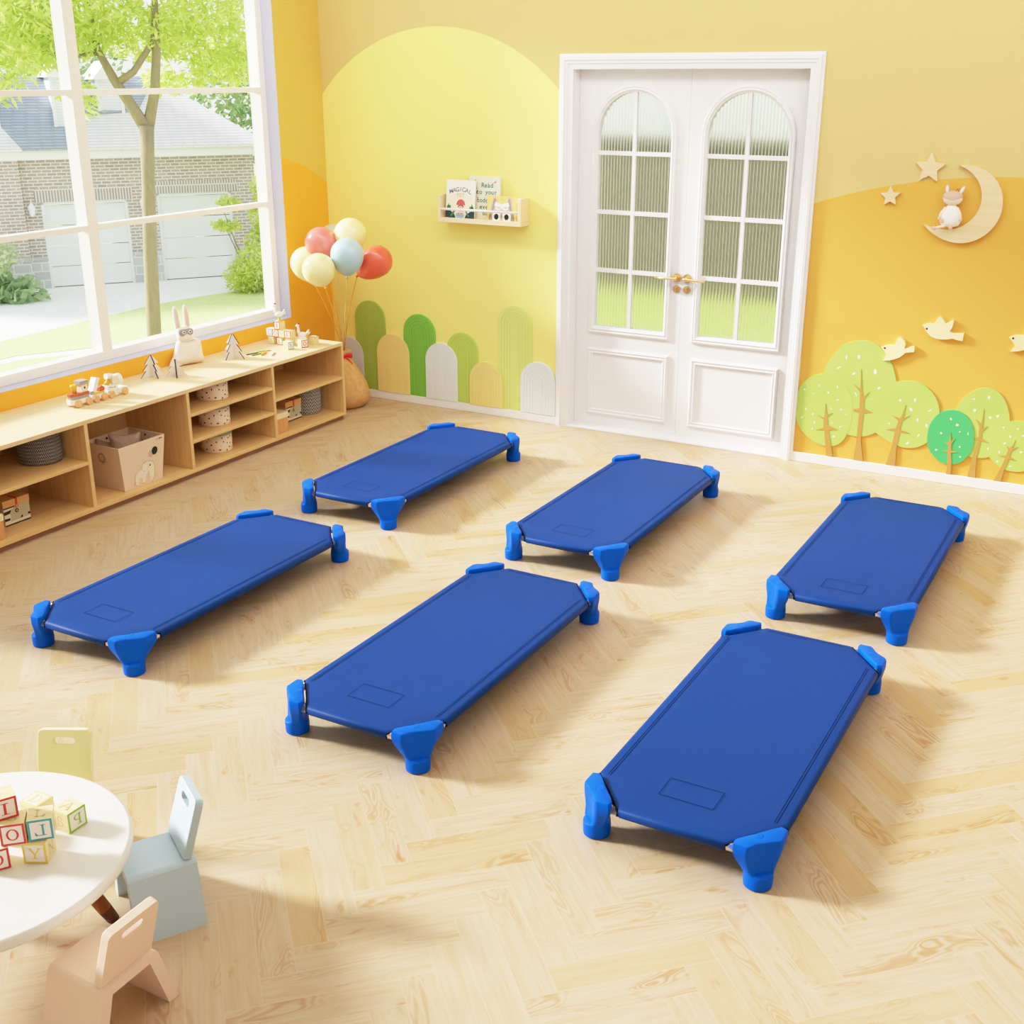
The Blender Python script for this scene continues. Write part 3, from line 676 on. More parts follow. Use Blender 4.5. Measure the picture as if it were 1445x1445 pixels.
# shrubs
sh = leafmat('shrub_leaves', (200, 216, 110), (238, 243, 168)); hs = leafmat('hosta_leaves', (150, 184, 132), (196, 214, 172))
def shrub(name, loc, blobs, n, size, mat, label, stems, slim=.5, droop=.1):
    t_ = empty(name, loc, 0, label, 'shrub')
    s_ = MB()
    for p in stems: s_.tube([(p[0] * .2, p[1] * .2, 0), (p[0] * .7, p[1] * .7, p[2] * .5), p], [.02, .015, .006], 6)
    s_.build('stem', bark, t_)
    MB().add(*leaves(n, [(Vector(c), q) for c, q in blobs], size, lr, droop, slim)).build('foliage', mat, t_)
shrub('tall_shrub', (-12.85, 14.30, ZG + .0), [((0, 0, .9), (.42, .42, .5)), ((.05, .05, 1.5), (.4, .4, .5)), ((.1, .1, 2.1), (.36, .36, .4)), ((.18, .2, 2.5), (.24, .24, .3)), ((-.5, -.55, 1.85), (.25, .25, .08)), ((-.55, -.6, 1.35), (.35, .3, .08))], 3200, .13, sh, 'tall bright green shrub at the corner of the brick house', [(0, 0, 2.2), (-.6, -.7, 1.9), (.2, .2, 1.8), (-.6, -.6, 1.35)])
shrub('low_shrub', (-12.45, 13.75, ZG + .02), [((0, 0, .5), (.72, .66, .52)), ((-.3, -.3, .28), (.5, .45, .32))], 3600, .12, sh, 'low mounded yellow-green shrub on the lawn under the tall shrub', [(0, 0, .6), (.3, .2, .5), (-.3, -.2, .5)], .35, 0)
shrub('leafy_plant', (-16.35, 10.3, ZG), [((0, 0, .22), (.7, .55, .22))], 260, .34, hs, 'low broad-leaved green plant beside the driveway at the brick pier', [(0, 0, .3), (.3, .2, .3)], .55, .2)
shrub('flowering_bush', (-16.5, 10.0, ZG), [((.1, .1, .95), (.5, .45, .4))], 700, .13, leafmat('pale_leaves', (176, 196, 140), (236, 238, 214)), 'pale flowering bush against the brick wall at the window edge', [(.1, .1, 1.0), (-.2, 0, .9)], .5, 0)

# ------------------------------------------------------------------ stacking cots
def fabric_mat():
    m, nt, out = newmat('blue_vinyl_fabric')
    b = N(nt, 'ShaderNodeBsdfPrincipled', Roughness=.55); L(nt, b.outputs[0], out.inputs[0])
    b.inputs['Specular IOR Level'].default_value = .14
    tc = N(nt, 'ShaderNodeTexCoord'); nz = N(nt, 'ShaderNodeTexNoise', Scale=6.0, Detail=3.0); L(nt, tc.outputs['Object'], nz.inputs['Vector'])
    L(nt, mixc(nt, nz.outputs[0], COT_A, COT_B), b.inputs['Base Color'])
    w = N(nt, 'ShaderNodeTexNoise', Scale=420.0, Detail=2.0); L(nt, tc.outputs['Object'], w.inputs['Vector'])
    bp = N(nt, 'ShaderNodeBump', Strength=.12, Distance=.001); L(nt, w.outputs[0], bp.inputs['Height']); L(nt, bp.outputs[0], b.inputs['Normal'])
    return m
COT_A, COT_B = (0, 50, 121), (0, 54, 127)
cot_fabric = fabric_mat()
cot_stitch = M('navy_stitching', (4, 16, 62), .8, spec=.05)
cot_hem = M('navy_hem', (10, 14, 38), .7, spec=.1)
cot_plastic = M('bright_blue_plastic', (0, 88, 214), .45, .02, 10, spec=.08)
steel = M('satin_steel', (226, 214, 200), .3, .03, 20, metal=.85)

def make_cot():
    HX, HY = .277, .6525
    root = empty('stacking_cot')
    ZT = .131
    def octo(i, z):
        cx, cy = .126, .15; k = .41
        x, y = HX - i, HY - i
        ex, ey = cx + i * (k - 1) * .8, cy + i * (k - 1) * .8
        return [(x - ex, -y, z), (x, -y + ey, z), (x, y - ey, z), (x - ex, y, z), (-x + ex, y, z), (-x, y - ey, z), (-x, -y + ey, z), (-x + ex, -y, z)]
    b = MB()
    lp = [octo(.020, ZT - .030), octo(.006, ZT - .029), octo(.001, ZT - .022), octo(0, ZT - .013), octo(.0015, ZT - .006), octo(.006, ZT - .0018), octo(.014, ZT), octo(.06, ZT - .0006), octo(.15, ZT - .002)]
    b.loops(lp, 0, True, True, True, True)
    z = ZT + .0006
    def ln(x0, y0, x1, y1, w=.0017, dash=None):
        d = Vector((x1 - x0, y1 - y0)); l = d.length; d.normalize(); n = Vector((-d.y, d.x)) * w / 2
        segs = [(0, l)] if not dash else [(k * dash, min(l, k * dash + dash * .62)) for k in range(int(l / dash) + 1)]
        for a, e in segs:
            p, q = Vector((x0, y0)) + d * a, Vector((x0, y0)) + d * e
            b.add([(p.x - n.x, p.y - n.y, z), (q.x - n.x, q.y - n.y, z), (q.x + n.x, q.y + n.y, z), (p.x + n.x, p.y + n.y, z)], [(0, 1, 2, 3)], 1)
    for x in (-.2475, -.2405, .2375, .2445): ln(x, -.505, x, .505)
    ln(-.084, -.436, .075, -.436, .0018); ln(-.084, -.527, .075, -.527, .0018); ln(-.084, -.527, -.084, -.436, .0018); ln(.075, -.527, .075, -.436, .0018)
    ln(-.14, .628, .13, .628); ln(-.14, .618, .0, .618)
    b.build('bed_fabric', [cot_fabric, cot_stitch], root)
    for sx, sy in ((1, -1), (1, 1), (-1, 1), (-1, -1)):
        p, q = (sx * (HX - .124), sy * (HY - .0015), ZT - .008), (sx * (HX - .0015), sy * (HY - .148), ZT - .008)
        m_ = ((p[0] + q[0]) / 2 - sx * .004, (p[1] + q[1]) / 2 - sy * .004, ZT - .006)
        hm = MB().tube([(p[0], p[1], p[2] - .014), p, m_, q, (q[0], q[1], q[2] - .014)], .0036, 6).build('hem', cot_hem, root); hm['label'] = 'dark navy corner hem'
    for sx in (1, -1):
        MB().cyl((sx * (HX - .0145), -HY + .06, ZT - .017), (sx * (HX - .0145), HY - .06, ZT - .017), .0115, 14).build('rail', steel, root)
    for sy in (1, -1):
        MB().cyl((-HX + .06, sy * (HY - .0145), ZT - .017), (HX - .06, sy * (HY - .0145), ZT - .017), .0115, 14).build('rail', steel, root)
    # moulded corner foot, built for the (+x, -y) corner: a runs inward along the short side, b along the long side
    poly = [(.101, -.007), (.064, -.008), (.056, -.003), (.0405, .021), (.0255, .036), (-.003, .060), (-.009, .070), (-.008, .123), (.010, .128), (.024, .115), (.092, .031), (.104, .013)]
    c0 = Vector((.047, .053)); fc = Vector((.043, .049)); fr = .039
    def rtop(th):
        d = Vector((cos(th), sin(th))); best = .0
        for i in range(len(poly)):
            p, q = Vector(poly[i]) - c0, Vector(poly[(i + 1) % len(poly)]) - c0
            e = q - p; den = d.x * e.y - d.y * e.x
            if abs(den) < 1e-9: continue
            t_ = (p.x * e.y - p.y * e.x) / den; s_ = (p.x * d.y - p.y * d.x) / den
            if t_ > 0 and -1e-6 <= s_ <= 1 + 1e-6: best = max(best, t_)
        return best
    n = 96; ths = [2 * PI * i / n for i in range(n)]
    cor = math.atan2(-c0.y, -c0.x)
    def rfoot(th):
        d = Vector((cos(th), sin(th))); o_ = c0 - fc; bq = o_.dot(d)
        return -bq + math.sqrt(bq * bq - o_.dot(o_) + fr * fr)
    def ring(z, s_, grow=0, ledge=1.0, rf=0):
        out = []
        for th in ths:
            rt = rtop(th); rf = rfoot(th); dd = abs((th - cor + PI) % (2 * PI) - PI)
            sl = s_
            if rt < rf and dd < .75: sl = ledge      # the stacking groove keeps its depth right down to the ledge
            r_ = rf + (rt - rf) * sl + grow
            out.append((HX - (c0.x + r_ * cos(th)), -HY + (c0.y + r_ * sin(th)), z))
        return out
    ls = [ring(0, 0, -.006, 0), ring(.003, 0, -.001, 0), ring(.012, 0, 0.0, 0), ring(.030, 0, .0005, 0), ring(.042, .03, 0, .0), ring(.046, .06, 0, .25), ring(.0485, .09, 0, .95), ring(.056, .22, 0, 1), ring(.068, .39, 0, 1), ring(.080, .57, 0, 1), ring(.092, .75, 0, 1),
          ring(.102, .88, 0, 1), ring(.111, .96, 0, 1), ring(.122, 1, 0, 1), ring(.136, 1, -.0005, 1), ring(.1405, 1, -.003, 1), ring(.1425, 1, -.008, 1)]
    for sx, sy in ((1, 1), (1, -1), (-1, 1), (-1, -1)):
        f = MB().loops([[(sx * x, sy * y, z_) for x, y, z_ in l] for l in ls], 0, True, True, True, True)
        # embossed oval on the top plate
        cxp, cyp = sx * (HX - .050), sy * (-HY + .058)
        em = [[(cxp + (.013 * cos(t) - .0 ) * k * .8, cyp + .014 * sin(t) * k, zz) for t in [2 * PI * i / 20 for i in range(20)]] for k, zz in ((1, .1424), (.92, .1430), (.5, .1430))]
        f.loops(em, 0, True, True, False, True)
        sharp(recalc(f.build('corner_foot', cot_plastic, root)), 38)
    return root
cot = make_cot()
for k, (x, y, lab) in enumerate([
        (3.907, -3.060, 'large blue stacking cot in the near row, farthest from the windows and nearest the viewer'),
        (2.819, -3.031, 'blue stacking cot in the middle of the near row between two other cots'),
        (1.590, -3.000, 'blue stacking cot in the near row, closest to the low cubby shelf'),
        (3.906, -1.424, 'blue stacking cot in the far row in front of the painted tree cutouts'),
        (2.712, -1.398, 'blue stacking cot in the far row in front of the white double door'),
        (1.549, -1.363, 'blue stacking cot in the far row below the wall bookshelf, nearest the balloons')]):
    o = cot if k == 0 else copy_tree(cot)
    o.location = (x, y, 0); tag(o, lab, 'cot', 'blue stacking cots')

maple_top_lit = wood('maple_top_lit', (236, 208, 166), (229, 196, 150), 1)  # paler than the other panels: window light on the top painted into the colour
# ------------------------------------------------------------------ low cubby shelf
CX, CH, CT = .47, .482, .02
cab = empty('cubby_shelf', (0, -2.1, 0), 0, 'long low open maple cubby shelf under the window', 'shelf')
def cb(name, a, c, mat, bev=.0015): return MB().box((a[0], a[1] + 2.1, a[2]), (c[0], c[1] + 2.1, c[2])).build(name, mat, cab, bevel=bev)
YA, YB = -3.92, -.53
cb('top_panel', (.002, YA, CH - CT), (CX, YB, CH), maple_top_lit)
cb('bottom_panel', (.002, YA, .030), (CX, YB, .050), maple_y)
pl = cb('plinth', (.03, YA + .01, 0), (CX - .022, YB - .005, .030), M('brown_plinth', (150, 104, 78), .6)); pl['label'] = 'brown plinth strip'
cb('back_panel', (.002, YA, .05), (.012, YB, CH - CT), maple_z)
div = [-1.186, -1.858, -2.530, -3.204]
cb('side_panel', (.012, YB - .02, .05), (CX, YB, CH - CT), maple_z); cb('side_panel', (.012, YA, .05), (CX, YA + .02, CH - CT), maple_z)
for y in div: cb('divider', (.012, y - .0105, .05), (CX - .001, y + .0105, CH - CT), maple_z)
def shelf(y0, y1, z): cb('shelf_board', (.012, y0, z - .016), (CX - .002, y1, z), maple_y)
shelf(div[0] + .0105, YB - .02, .272); shelf(div[1] + .0105, div[0] - .0105, .346); shelf(div[1] + .0105, div[0] - .0105, .202)
shelf(div[3] + .0105, div[2] - .0105, .281); shelf(YA + .02, div[3] - .0105, .281)
ZB = .0505

# woven baskets
def weave(name, c1, c2, ang, rep=11.0, fz=380.0, vv=.35):
    m, nt, out = newmat(name)
    b = N(nt, 'ShaderNodeBsdfPrincipled', Roughness=.85); L(nt, b.outputs[0], out.inputs[0])
    tc = N(nt, 'ShaderNodeTexCoord'); sp = N(nt, 'ShaderNodeSeparateXYZ'); L(nt, tc.outputs['Object'], sp.inputs[0])
    a = math_n(nt, 'ARCTAN2', sp.outputs[1], sp.outputs[0]); z = sp.outputs[2]
    zz = math_n(nt, 'PINGPONG', math_n(nt, 'MULTIPLY', a, rep), .5)
    s = math_n(nt, 'SINE', math_n(nt, 'ADD', math_n(nt, 'MULTIPLY', z, fz), math_n(nt, 'MULTIPLY', zz, ang)))
    v = math_n(nt, 'SINE', math_n(nt, 'MULTIPLY', a, 150.0))
    f = math_n(nt, 'MULTIPLY', math_n(nt, 'MULTIPLY_ADD', s, .5, .5), math_n(nt, 'MULTIPLY_ADD', v, vv, 1 - vv))
    L(nt, mixc(nt, f, c1, c2), b.inputs['Base Color'])
    bp = N(nt, 'ShaderNodeBump', Strength=.6, Distance=.003); L(nt, f, bp.inputs['Height']); L(nt, bp.outputs[0], b.inputs['Normal'])
    return m
wv = weave('dark_rope_weave', (46, 44, 46), (196, 190, 184), 9.0); wv2 = weave('dark_zigzag_weave', (40, 40, 44), (210, 208, 204), 16.0, 4.0, 300.0, .08)
def basket(loc, r, h, mat, label):
    t_ = empty('woven_basket', loc, 0, label, 'basket', 'dark woven baskets')
    MB().lathe([(r * .93, 0), (r * .98, .008), (r * 1.0, h * .4), (r * .97, h - .004), (r * .955, h), (r * .93, h - .004), (r * .93, .012), (.001, .012)], 40, 0).build('body', mat, t_)
    MB().tube([(r * .95, -.03, h - .012), (r * .99, -.025, h + .008), (r * 1.0, 0, h + .014), (r * .99, .025, h + .008), (r * .95, .03, h - .012)], .005, 8).build('handle', mat, t_)
    return t_
bk1 = basket((.255, -2.633, .2815), .102, .148, wv, 'dark woven rope basket on the upper left shelf of the cubby')
basket((.262, -.655, ZB), .092, .188, wv2, 'dark zigzag woven basket in the bottom right cubby')
for (dx, dy, c, lab) in ((.03, -.02, (236, 232, 224), 'small white toy ball poking out of the left rope basket'), (.045, .025, (214, 120, 80), 'small terracotta toy ball in the left rope basket')):
    o = MB().ell((0, 0, .022), (.022, .022, .022), 16, 10).build('toy_ball', M('toy_' + str(c[0]), c), None, (.255 + dx, -2.633 + dy, .2815 + .104)); tag(o, lab, 'ball')
    MB
# stuffing that carries the balls is a folded dark liner inside the basket
ln_ = MB().puff(circ(0, 0, .088, 24), .05, M=Matrix.Translation((0, 0, .056))).build('liner', M('dark_liner', (40, 38, 40), .9), bk1)

# lidded face boxes with an orange strap (black, white and grey-green)
zw, zk, zg = M('box_white', (240, 226, 204), .6), M('box_black', (18, 16, 16), .6), M('box_sage', (196, 190, 162), .6)
zo = M('box_tan_lid', (222, 172, 110), .6, .06, 30); zr = M('orange_strap', (206, 80, 34), .5); zt = M('strap_tab', (206, 140, 84), .5)
def zebra(loc, label):
    """front faces +X; origin at bottom centre of the front edge; y along the shelf"""
    W, D, Hh, LH = .142, .125, .088, .034
    t_ = empty('patterned_box', loc, 0, label, 'box', 'lidded boxes with an animal face')
    b = MB(); b.box((-D, -W / 2, 0), (0, W / 2, Hh), 0)
    e = .0008
    def q(pts, mi, e=e): b.add([(e, -W / 2 + u * W, v * Hh) for u, v in pts], [list(range(len(pts)))], mi)
    q([(0, 0), (1, 0), (1, 1), (0, 1)], 2, .0004)
    q([(0, 0), (1, 0), (1, .07), (0, .07)], 1); q([(0, .93), (.42, .93), (.42, 1), (0, 1)], 1)
    q([(0, .07), (.98, .07), (1, .22), (.22, .2), (.25, .36), (.2, .8), (.42, .93), (0, .93)], 0, .0006)
    q([(.0, .62), (.22, .64), (.30, .82), (.0, .80)], 1); q([(.0, .28), (.2, .28), (.23, .40), (.0, .42)], 1)
    q([(.60, .22), (.70, .24), (.685, .36), (.65, .37)], 1); q([(.90, .30), (1, .28), (1, .40), (.91, .42)], 1)
    def disc(u, v, r, mi, e): b.add([(e, -W / 2 + u * W + r * cos(2 * PI * i / 18), v * Hh + r * sin(2 * PI * i / 18)) for i in range(18)], [list(range(18))], mi)
    disc(.5, .70, .0095, 1, .0012); disc(.5, .70, .004, 0, .0016)
    b.build('box', [zw, zk, zg], t_, bevel=.001)
    MB().box((-D - .003, -W / 2 - .003, Hh), (.003, W / 2 + .003, Hh + LH)).build('lid', zo, t_, bevel=.002)['label'] = 'tan lid'
    s_ = MB(); s_.box((.003, -.0045, Hh + .004), (.0055, .0055, Hh + LH + .002), 0).box((-.05, -.0045, Hh + LH), (.0055, .0055, Hh + LH + .0025), 0)
    s_.cyl((.0025, .0005, Hh - .004), (.006, .0005, Hh - .004), .0085, 16, 1)
    s_.build('strap', [zr, zt], t_)['label'] = 'orange strap with round tab'
    return t_
zebra((.322, -2.858, ZB), 'striped black and cream box with tan lid in the lower left cubby')
zebra((.316, -.846, ZB), 'striped black and cream box with tan lid beside the zigzag basket')
wb1, wb2 = wood('box_wood', (222, 160, 106), (212, 148, 94), 2), M('pale_box_lid', (246, 222, 186), .6)
def woodbox(loc, label, hw=.085):
    t_ = empty('wooden_box', loc, 0, label, 'box', 'plain wood-toned boxes')
    MB().box((-.105, -hw, 0), (0, hw, .085)).build('box', wb1, t_, bevel=.002)
    MB().box((-.107, -hw - .002, .085), (.002, hw + .002, .118)).build('lid', wb2, t_, bevel=.002)['label'] = 'pale lid'
woodbox((.440, -3.108, ZB), 'plain wood-toned box with pale lid cut by the left edge of the photo')
woodbox((.434, -1.105, ZB), 'plain wood-toned box with pale lid in the bottom right cubby', .066)

# spotted round boxes with sage lids
sp_c, sp_k, sp_g, sp_r = M('spot_cream', (250, 228, 204), .6), M('spot_black', (24, 22, 24), .6), M('sage_lid', (146, 164, 132), .6), M('spot_rust', (150, 70, 50), .6)
def spotted(loc, label):
    t_ = empty('spotted_box', loc, 0, label, 'box', 'round spotted boxes with sage lids')
    r, h = .086, .096
    b = MB().lathe([(r - .002, 0), (r, .003), (r, h)], 48, 0)
    q = random.Random(5)
    pts = []
    while len(pts) < 44:
        a, z = q.uniform(0, 2 * PI), q.uniform(.008, h - .008)
        if all((abs((a - a2 + PI) % (2 * PI) - PI) * r) ** 2 + (z - z2) ** 2 >.0185 ** 2 for a2, z2 in pts): pts.append((a, z))
    pts += []
    for k, (a, z) in enumerate(pts):
        s1, s2, ph = q.uniform(.0028, .0070), q.uniform(.0028, .0055), q.uniform(0, PI)
        v = []
        for i in range(10):
            t = 2 * PI * i / 10; x, y = s1 * cos(t), s2 * sin(t)
            x, y = x * cos(ph) - y * sin(ph), x * sin(ph) + y * cos(ph)
            v.append(((r + .0007) * cos(a + x / r), (r + .0007) * sin(a + x / r), z + y))
        b.add(v, [list(range(10))], 2 if k % 17 == 3 else 1)
    b.build('box', [sp_c, sp_k, sp_r], t_)
    MB().lathe([(r + .002, h - .002), (r + .003, h), (r + .003, h + .016), (r + .001, h + .019), (.001, h + .019)], 48, 0).build('lid', sp_g, t_)['label'] = 'sage green lid'
for z, lab in ((.346, 'round black-spotted cream box with sage lid on the top shelf of the narrow cubby'), (.202, 'round black-spotted cream box on the middle shelf of the narrow cubby'), (ZB, 'round black-spotted cream box at the bottom of the narrow cubby')):
    spotted((.322, -1.525, z + .0005), lab)

# crate with an elephant on the front
cr_f, cr_s, cr_in = M('crate_beige', (236, 208, 184), .7, .02), M('crate_side', (196, 170, 150), .7, .02), M('crate_inside', (228, 204, 182), .7, .02)
ele, ele_o, gry = M('elephant_cream', (246, 232, 212), .7), M('elephant_outline', (196, 162, 140), .7), M('decal_taupe', (206, 180, 156), .7)
crate = empty('storage_crate', (.315, -2.175, ZB), 0, 'beige fabric storage crate with an elephant on its front in the tall cubby', 'crate')
hx, hy, tx, ty, hh = .112, .128, .128, .155, .232
def cl(ax, ay, z, ins=0): return [(ax - ins, -ay + ins, z), (ax - ins, ay - ins, z), (-ax + ins, ay - ins, z), (-ax + ins, -ay + ins, z)]
b = MB().loops([cl(hx, hy, 0), cl(tx, ty, hh), cl(tx, ty, hh, .005), cl(hx, hy, .008, .005)], 0, False, True, True, True)
b.m = [1 if abs(i - 3) < .1 else 0 for i in range(len(b.m))]
q = random.Random(9)
for wall in range(3):
    for _ in range(12):
        u, v, r_ = q.uniform(-.85, .85), q.uniform(.45, .95), q.uniform(.004, .009)
        f = v; ax = hx + (tx - hx) * f - .006; ay = hy + (ty - hy) * f - .006
        pts = [(r_ * cos(2 * PI * i / 12), r_ * sin(2 * PI * i / 12)) for i in range(12)]
        if wall == 0: vv = [(-ax, u * ay + a, v * hh + c_) for a, c_ in pts]
        elif wall == 1: vv = [(u * ax + a, ay, v * hh + c_) for a, c_ in pts]
        else: vv = [(u * ax + a, -ay, v * hh + c_) for a, c_ in pts]
        b.add(vv, [list(range(12))], 2)
def front(pts, mi, e):     # u across (-1..1), v up (0..1) on the leaning front face
    b.add([(hx + (tx - hx) * v + e, u * (hy + (ty - hy) * v), v * hh) for u, v in pts], [list(range(len(pts)))], mi)
def ring_f(cu, cv, ru, rv, mi, e): front([(cu + ru * cos(2 * PI * i / 24), cv + rv * sin(2 * PI * i / 24)) for i in range(24)], mi, e)
ring_f(.38, .655, .12, .085, 5, .0006); ring_f(.56, .70, .135, .092, 2, .0010)
elp = smoothpoly([(-.42, .06), (-.26, .06), (-.24, .16), (-.10, .17), (-.09, .06), (.06, .06), (.09, .17), (.17, .22), (.24, .30), (.30, .22), (.33, .12), (.30, .06), (.40, .03), (.52, .09), (.56, .22), (.54, .36), (.46, .46), (.30, .50), (.08, .51), (-.02, .46), (-.10, .38), (-.30, .33), (-.42, .24)], 3)
cxe, cye = .05, .27
front([(cxe + (u - cxe) * 1.05, cye + (v - cye) * 1.05) for u, v in elp], 4, .0006); front(elp, 3, .0010)
ring_f(.08, .40, .155, .105, 4, .0013); ring_f(.08, .40, .145, .097, 3, .0016)
ring_f(.33, .41, .035, .026, 2, .0016); ring_f(.345, .417, .012, .009, 3, .002)
front([(-.42, .2), (-.47, .15), (-.52, .05), (-.5, .04), (-.45, .13), (-.41, .17)], 4, .0008)
front([(.62, .925), (.70, .925), (.70, .955), (.62, .955)], 4, .0008)
front([(.735, .93), (.90, .93), (.90, .95), (.735, .95)], 2, .0008)
b.build('crate_body', [cr_f, cr_in, zk, ele, ele_o, gry], crate)
# eyelet handle on the end that faces the camera
ey = MB(); f = .72; ax_, ay_ = .0, hy + (ty - hy) * f
ey.loops([[(.0 + r_ * cos(t), -ay_ - dz, f * hh + r_ * sin(t)) for t in [2 * PI * i / 24 for i in range(24)]] for r_, dz in ((.026, -.002), (.025, .003), (.017, .003), (.016, -.004))], 0, True)
ey.build('eyelet', M('eyelet_grey', (176, 160, 146), .3, metal=.4), crate)['label'] = 'grey eyelet handle'
cush = M('fuzzy_taupe', (188, 162, 146), .95, .18, 60, bump=.7, bscale=160)
def square_out(s_, k=.86, n=9):
    o = []
    cs = [(-s_, -s_), (s_, -s_), (s_, s_), (-s_, s_)]
    for i in range(4):
        a, c_ = Vector(cs[i]), Vector(cs[(i + 1) % 4])
        for j in range(n):
            t = j / n; p = a.lerp(c_, t); p *= 1 - (1 - k) * sin(PI * t); o.append(tuple(p))
    return o
o = MB().puff(square_out(.082), .034).build('cushion', cush, None, (.325, -2.175, ZB + .175), (R(74), R(4), R(62))); tag(o, 'square fuzzy taupe cushion standing up in the elephant crate', 'cushion', 'cushions in the crate')
o = MB().puff(square_out(.072), .034).build('cushion', cush, None, (.262, -2.236, ZB + .15), (R(70), R(10), R(30))); tag(o, 'smaller taupe cushion slumped at the left inside the elephant crate', 'cushion', 'cushions in the crate')
o = MB().puff(square_out(.09), .05).build('cushion', cush, None, (.315, -2.175, ZB + .062)); tag(o, 'flat taupe cushion lying at the bottom of the elephant crate', 'cushion', 'cushions in the crate')

# ------------------------------------------------------------------ toys on top of the cubby shelf
TZ = CH + .0003
tw, tgy, tru, tye, twd, tcr = M('toy_white', (240, 238, 234), .5), M('toy_grey', (152, 152, 150), .6), M('toy_rust', (186, 92, 50), .5), M('toy_mustard', (222, 176, 62), .5), wood('toy_wheel_wood', (240, 184, 136), (230, 170, 122), 0), M('toy_cream', (242, 228, 206), .55)
toy_dark = M('toy_dark', (40, 38, 38), .6)
train = empty('toy_train', (.235, -2.235, TZ), 0, 'white wooden toy train with peach wheels and painted cargo blocks on the cubby shelf', 'toy train')
def wagon(y0, y1, name, nose=False):
    b = MB()
    pl_ = [(-.026, y0), (.026, y0), (.026, y1), (-.026, y1)]
    if nose: pl_ = [(-.014, y0 - .014), (.014, y0 - .014), (.026, y0 + .006), (.026, y1), (-.026, y1), (-.026, y0 + .006)]
    b.prism(pl_, .024, 0, Matrix.Translation((0, 0, .014)))
    o = b.build(name, tw, train, bevel=.003)
    for y in ((y0 + .018), (y1 - .018)):
        for sx in (-1, 1):
            MB().cyl((sx * .026, y, .0185), (sx * .037, y, .0185), .0185, 24).build('wheel', twd, o, bevel=.002)['label'] = 'peach wooden wheel'
    return o
w1 = wagon(-.165, -.062, 'engine_wagon', True); w2 = wagon(-.052, .037, 'block_wagon'); w3 = wagon(.047, .172, 'roller_wagon')
MB().tube([(0, -.062, .022), (0, -.052, .022)], .004, 8).build('coupling', toy_dark, w1); MB().tube([(0, .037, .022), (0, .047, .022)], .004, 8).build('coupling', toy_dark, w2)
hull = [(-.012, -.172), (.012, -.172), (.025, -.14), (.025, -.07), (-.025, -.07), (-.025, -.14)]
MB().prism(hull, .015, 0, Matrix.Translation((0, 0, .038))).build('hull', tgy, w1, bevel=.003)
MB().prism([(x * 1.02, -.121 + (y + .121) * 1.04) for x, y in hull], .013, 0, Matrix.Translation((0, 0, .053))).build('deck', tru, w1, bevel=.003)
b = MB().box((-.019, -.108, .066), (.019, -.072, .103)); b.cyl((.019, -.088, .086), (.0196, -.088, .086), .006, 14, 1)
b.build('cabin', [tcr, toy_dark], w1, bevel=.001)
MB().prism([(-.024, -.115), (.024, -.115), (.024, -.066), (-.024, -.066)], .018, 0, Matrix.Translation((0, 0, .103))).build('roof', tgy, w1, bevel=.006, bseg=3)
MB().lathe([(.011, .066), (.013, .09), (.017, .098), (.017, .106), (.010, .108)], 20, 0, Matrix.Translation((0, -.138, 0))).build('funnel', tye, w1)
MB().box((-.020, -.046, .038), (.022, .030, .046)).build('block_base', tye, w2, bevel=.002)
bx = MB().prism([(-.043, .05), (-.022, .046), (.012, .112), (-.012, .118)], .036, 0, Matrix(((0, 0, 1, -.018), (1, 0, 0, 0), (0, 1, 0, 0), (0, 0, 0, 1)))); bx.build('tilted_block', tw, w2, bevel=.002)
MB().box((-.019, -.05, .038), (.019, -.034, .056)).build('wedge', tgy, w2, bevel=.003)
MB().prism([(.002, .046), (.034, .046), (.036, .062), (.02, .074), (.004, .066)], .030, 0, Matrix(((0, 0, 1, -.012), (1, 0, 0, 0), (0, 1, 0, 0), (0, 0, 0, 1)))).build('roof_block', tru, w2, bevel=.002)
b = MB().box((-.022, .050, .038), (.022, .116, .062)); b.cyl((.022, .098, .05), (.0225, .098, .05), .004, 12, 1); b.add([(.0226, .06, .052), (.0226, .092, .046), (.0226, .092, .049), (.0226, .06, .056)], [(0, 1, 2, 3)], 1)
b.build('front_block', [tw, tgy], w3, bevel=.001)
MB().cyl((0, .058, .062), (0, .086, .082), .012, 14).build('yellow_bar', tye, w3)
MB().box((-.022, .088, .062), (.022, .128, .105)).build('cab', tcr, w3, bevel=.003)
MB().cyl((0, .100, .100), (0, .066, .106), .015, 18).build('barrel', tw, w3)
b = MB().cyl((0, .122, .078), (0, .150, .078), .029, 28); b.build('drum', tw, w3, bevel=.003)
MB().cyl((0, .150, .078), (0, .153, .078), .024, 28).build('drum_face', M('drum_grey', (186, 190, 186), .5), w3)

# slotted cardboard trees
card = M('white_card', (232, 222, 218), .7, .02); card_e = M('dark_card_edge', (70, 66, 70), .8)
def card_tree(loc, h, w, rz, label):
    t_ = empty('card_tree', loc, rz, label, 'tree ornament', 'slot-together card trees')
    out = [(1.0, 0), (.52, .31), (.80, .31), (.32, .61), (.60, .61), (.07, 1.0)]
    poly = [(-x * w, y * h) for x, y in reversed(out)] + [(x * w, y * h) for x, y in out]
    poly = [(-.0, .0)] and poly
    for k in (0, 1):
        b = MB()
        Mx = Matrix.Rotation(PI / 2 * k, 4, 'Z') @ Matrix(((1, 0, 0, 0), (0, 0, -1, .004), (0, 1, 0, 0), (0, 0, 0, 1)))
        b.prism(poly, .008, 0, Mx, side=1)
        b.build('card_panel', [card, card_e], t_)
card_tree((.112, -1.742, TZ), .118, .066, R(-18), 'small white card tree left of the plush bunny on the cubby shelf')
card_tree((.212, -1.668, TZ), .092, .056, R(-42), 'smallest white card tree, standing in front of the plush bunny')
card_tree((.186, -1.182, TZ), .138, .074, R(4), 'tallest white card tree, right of the plush bunny beside the pencils')

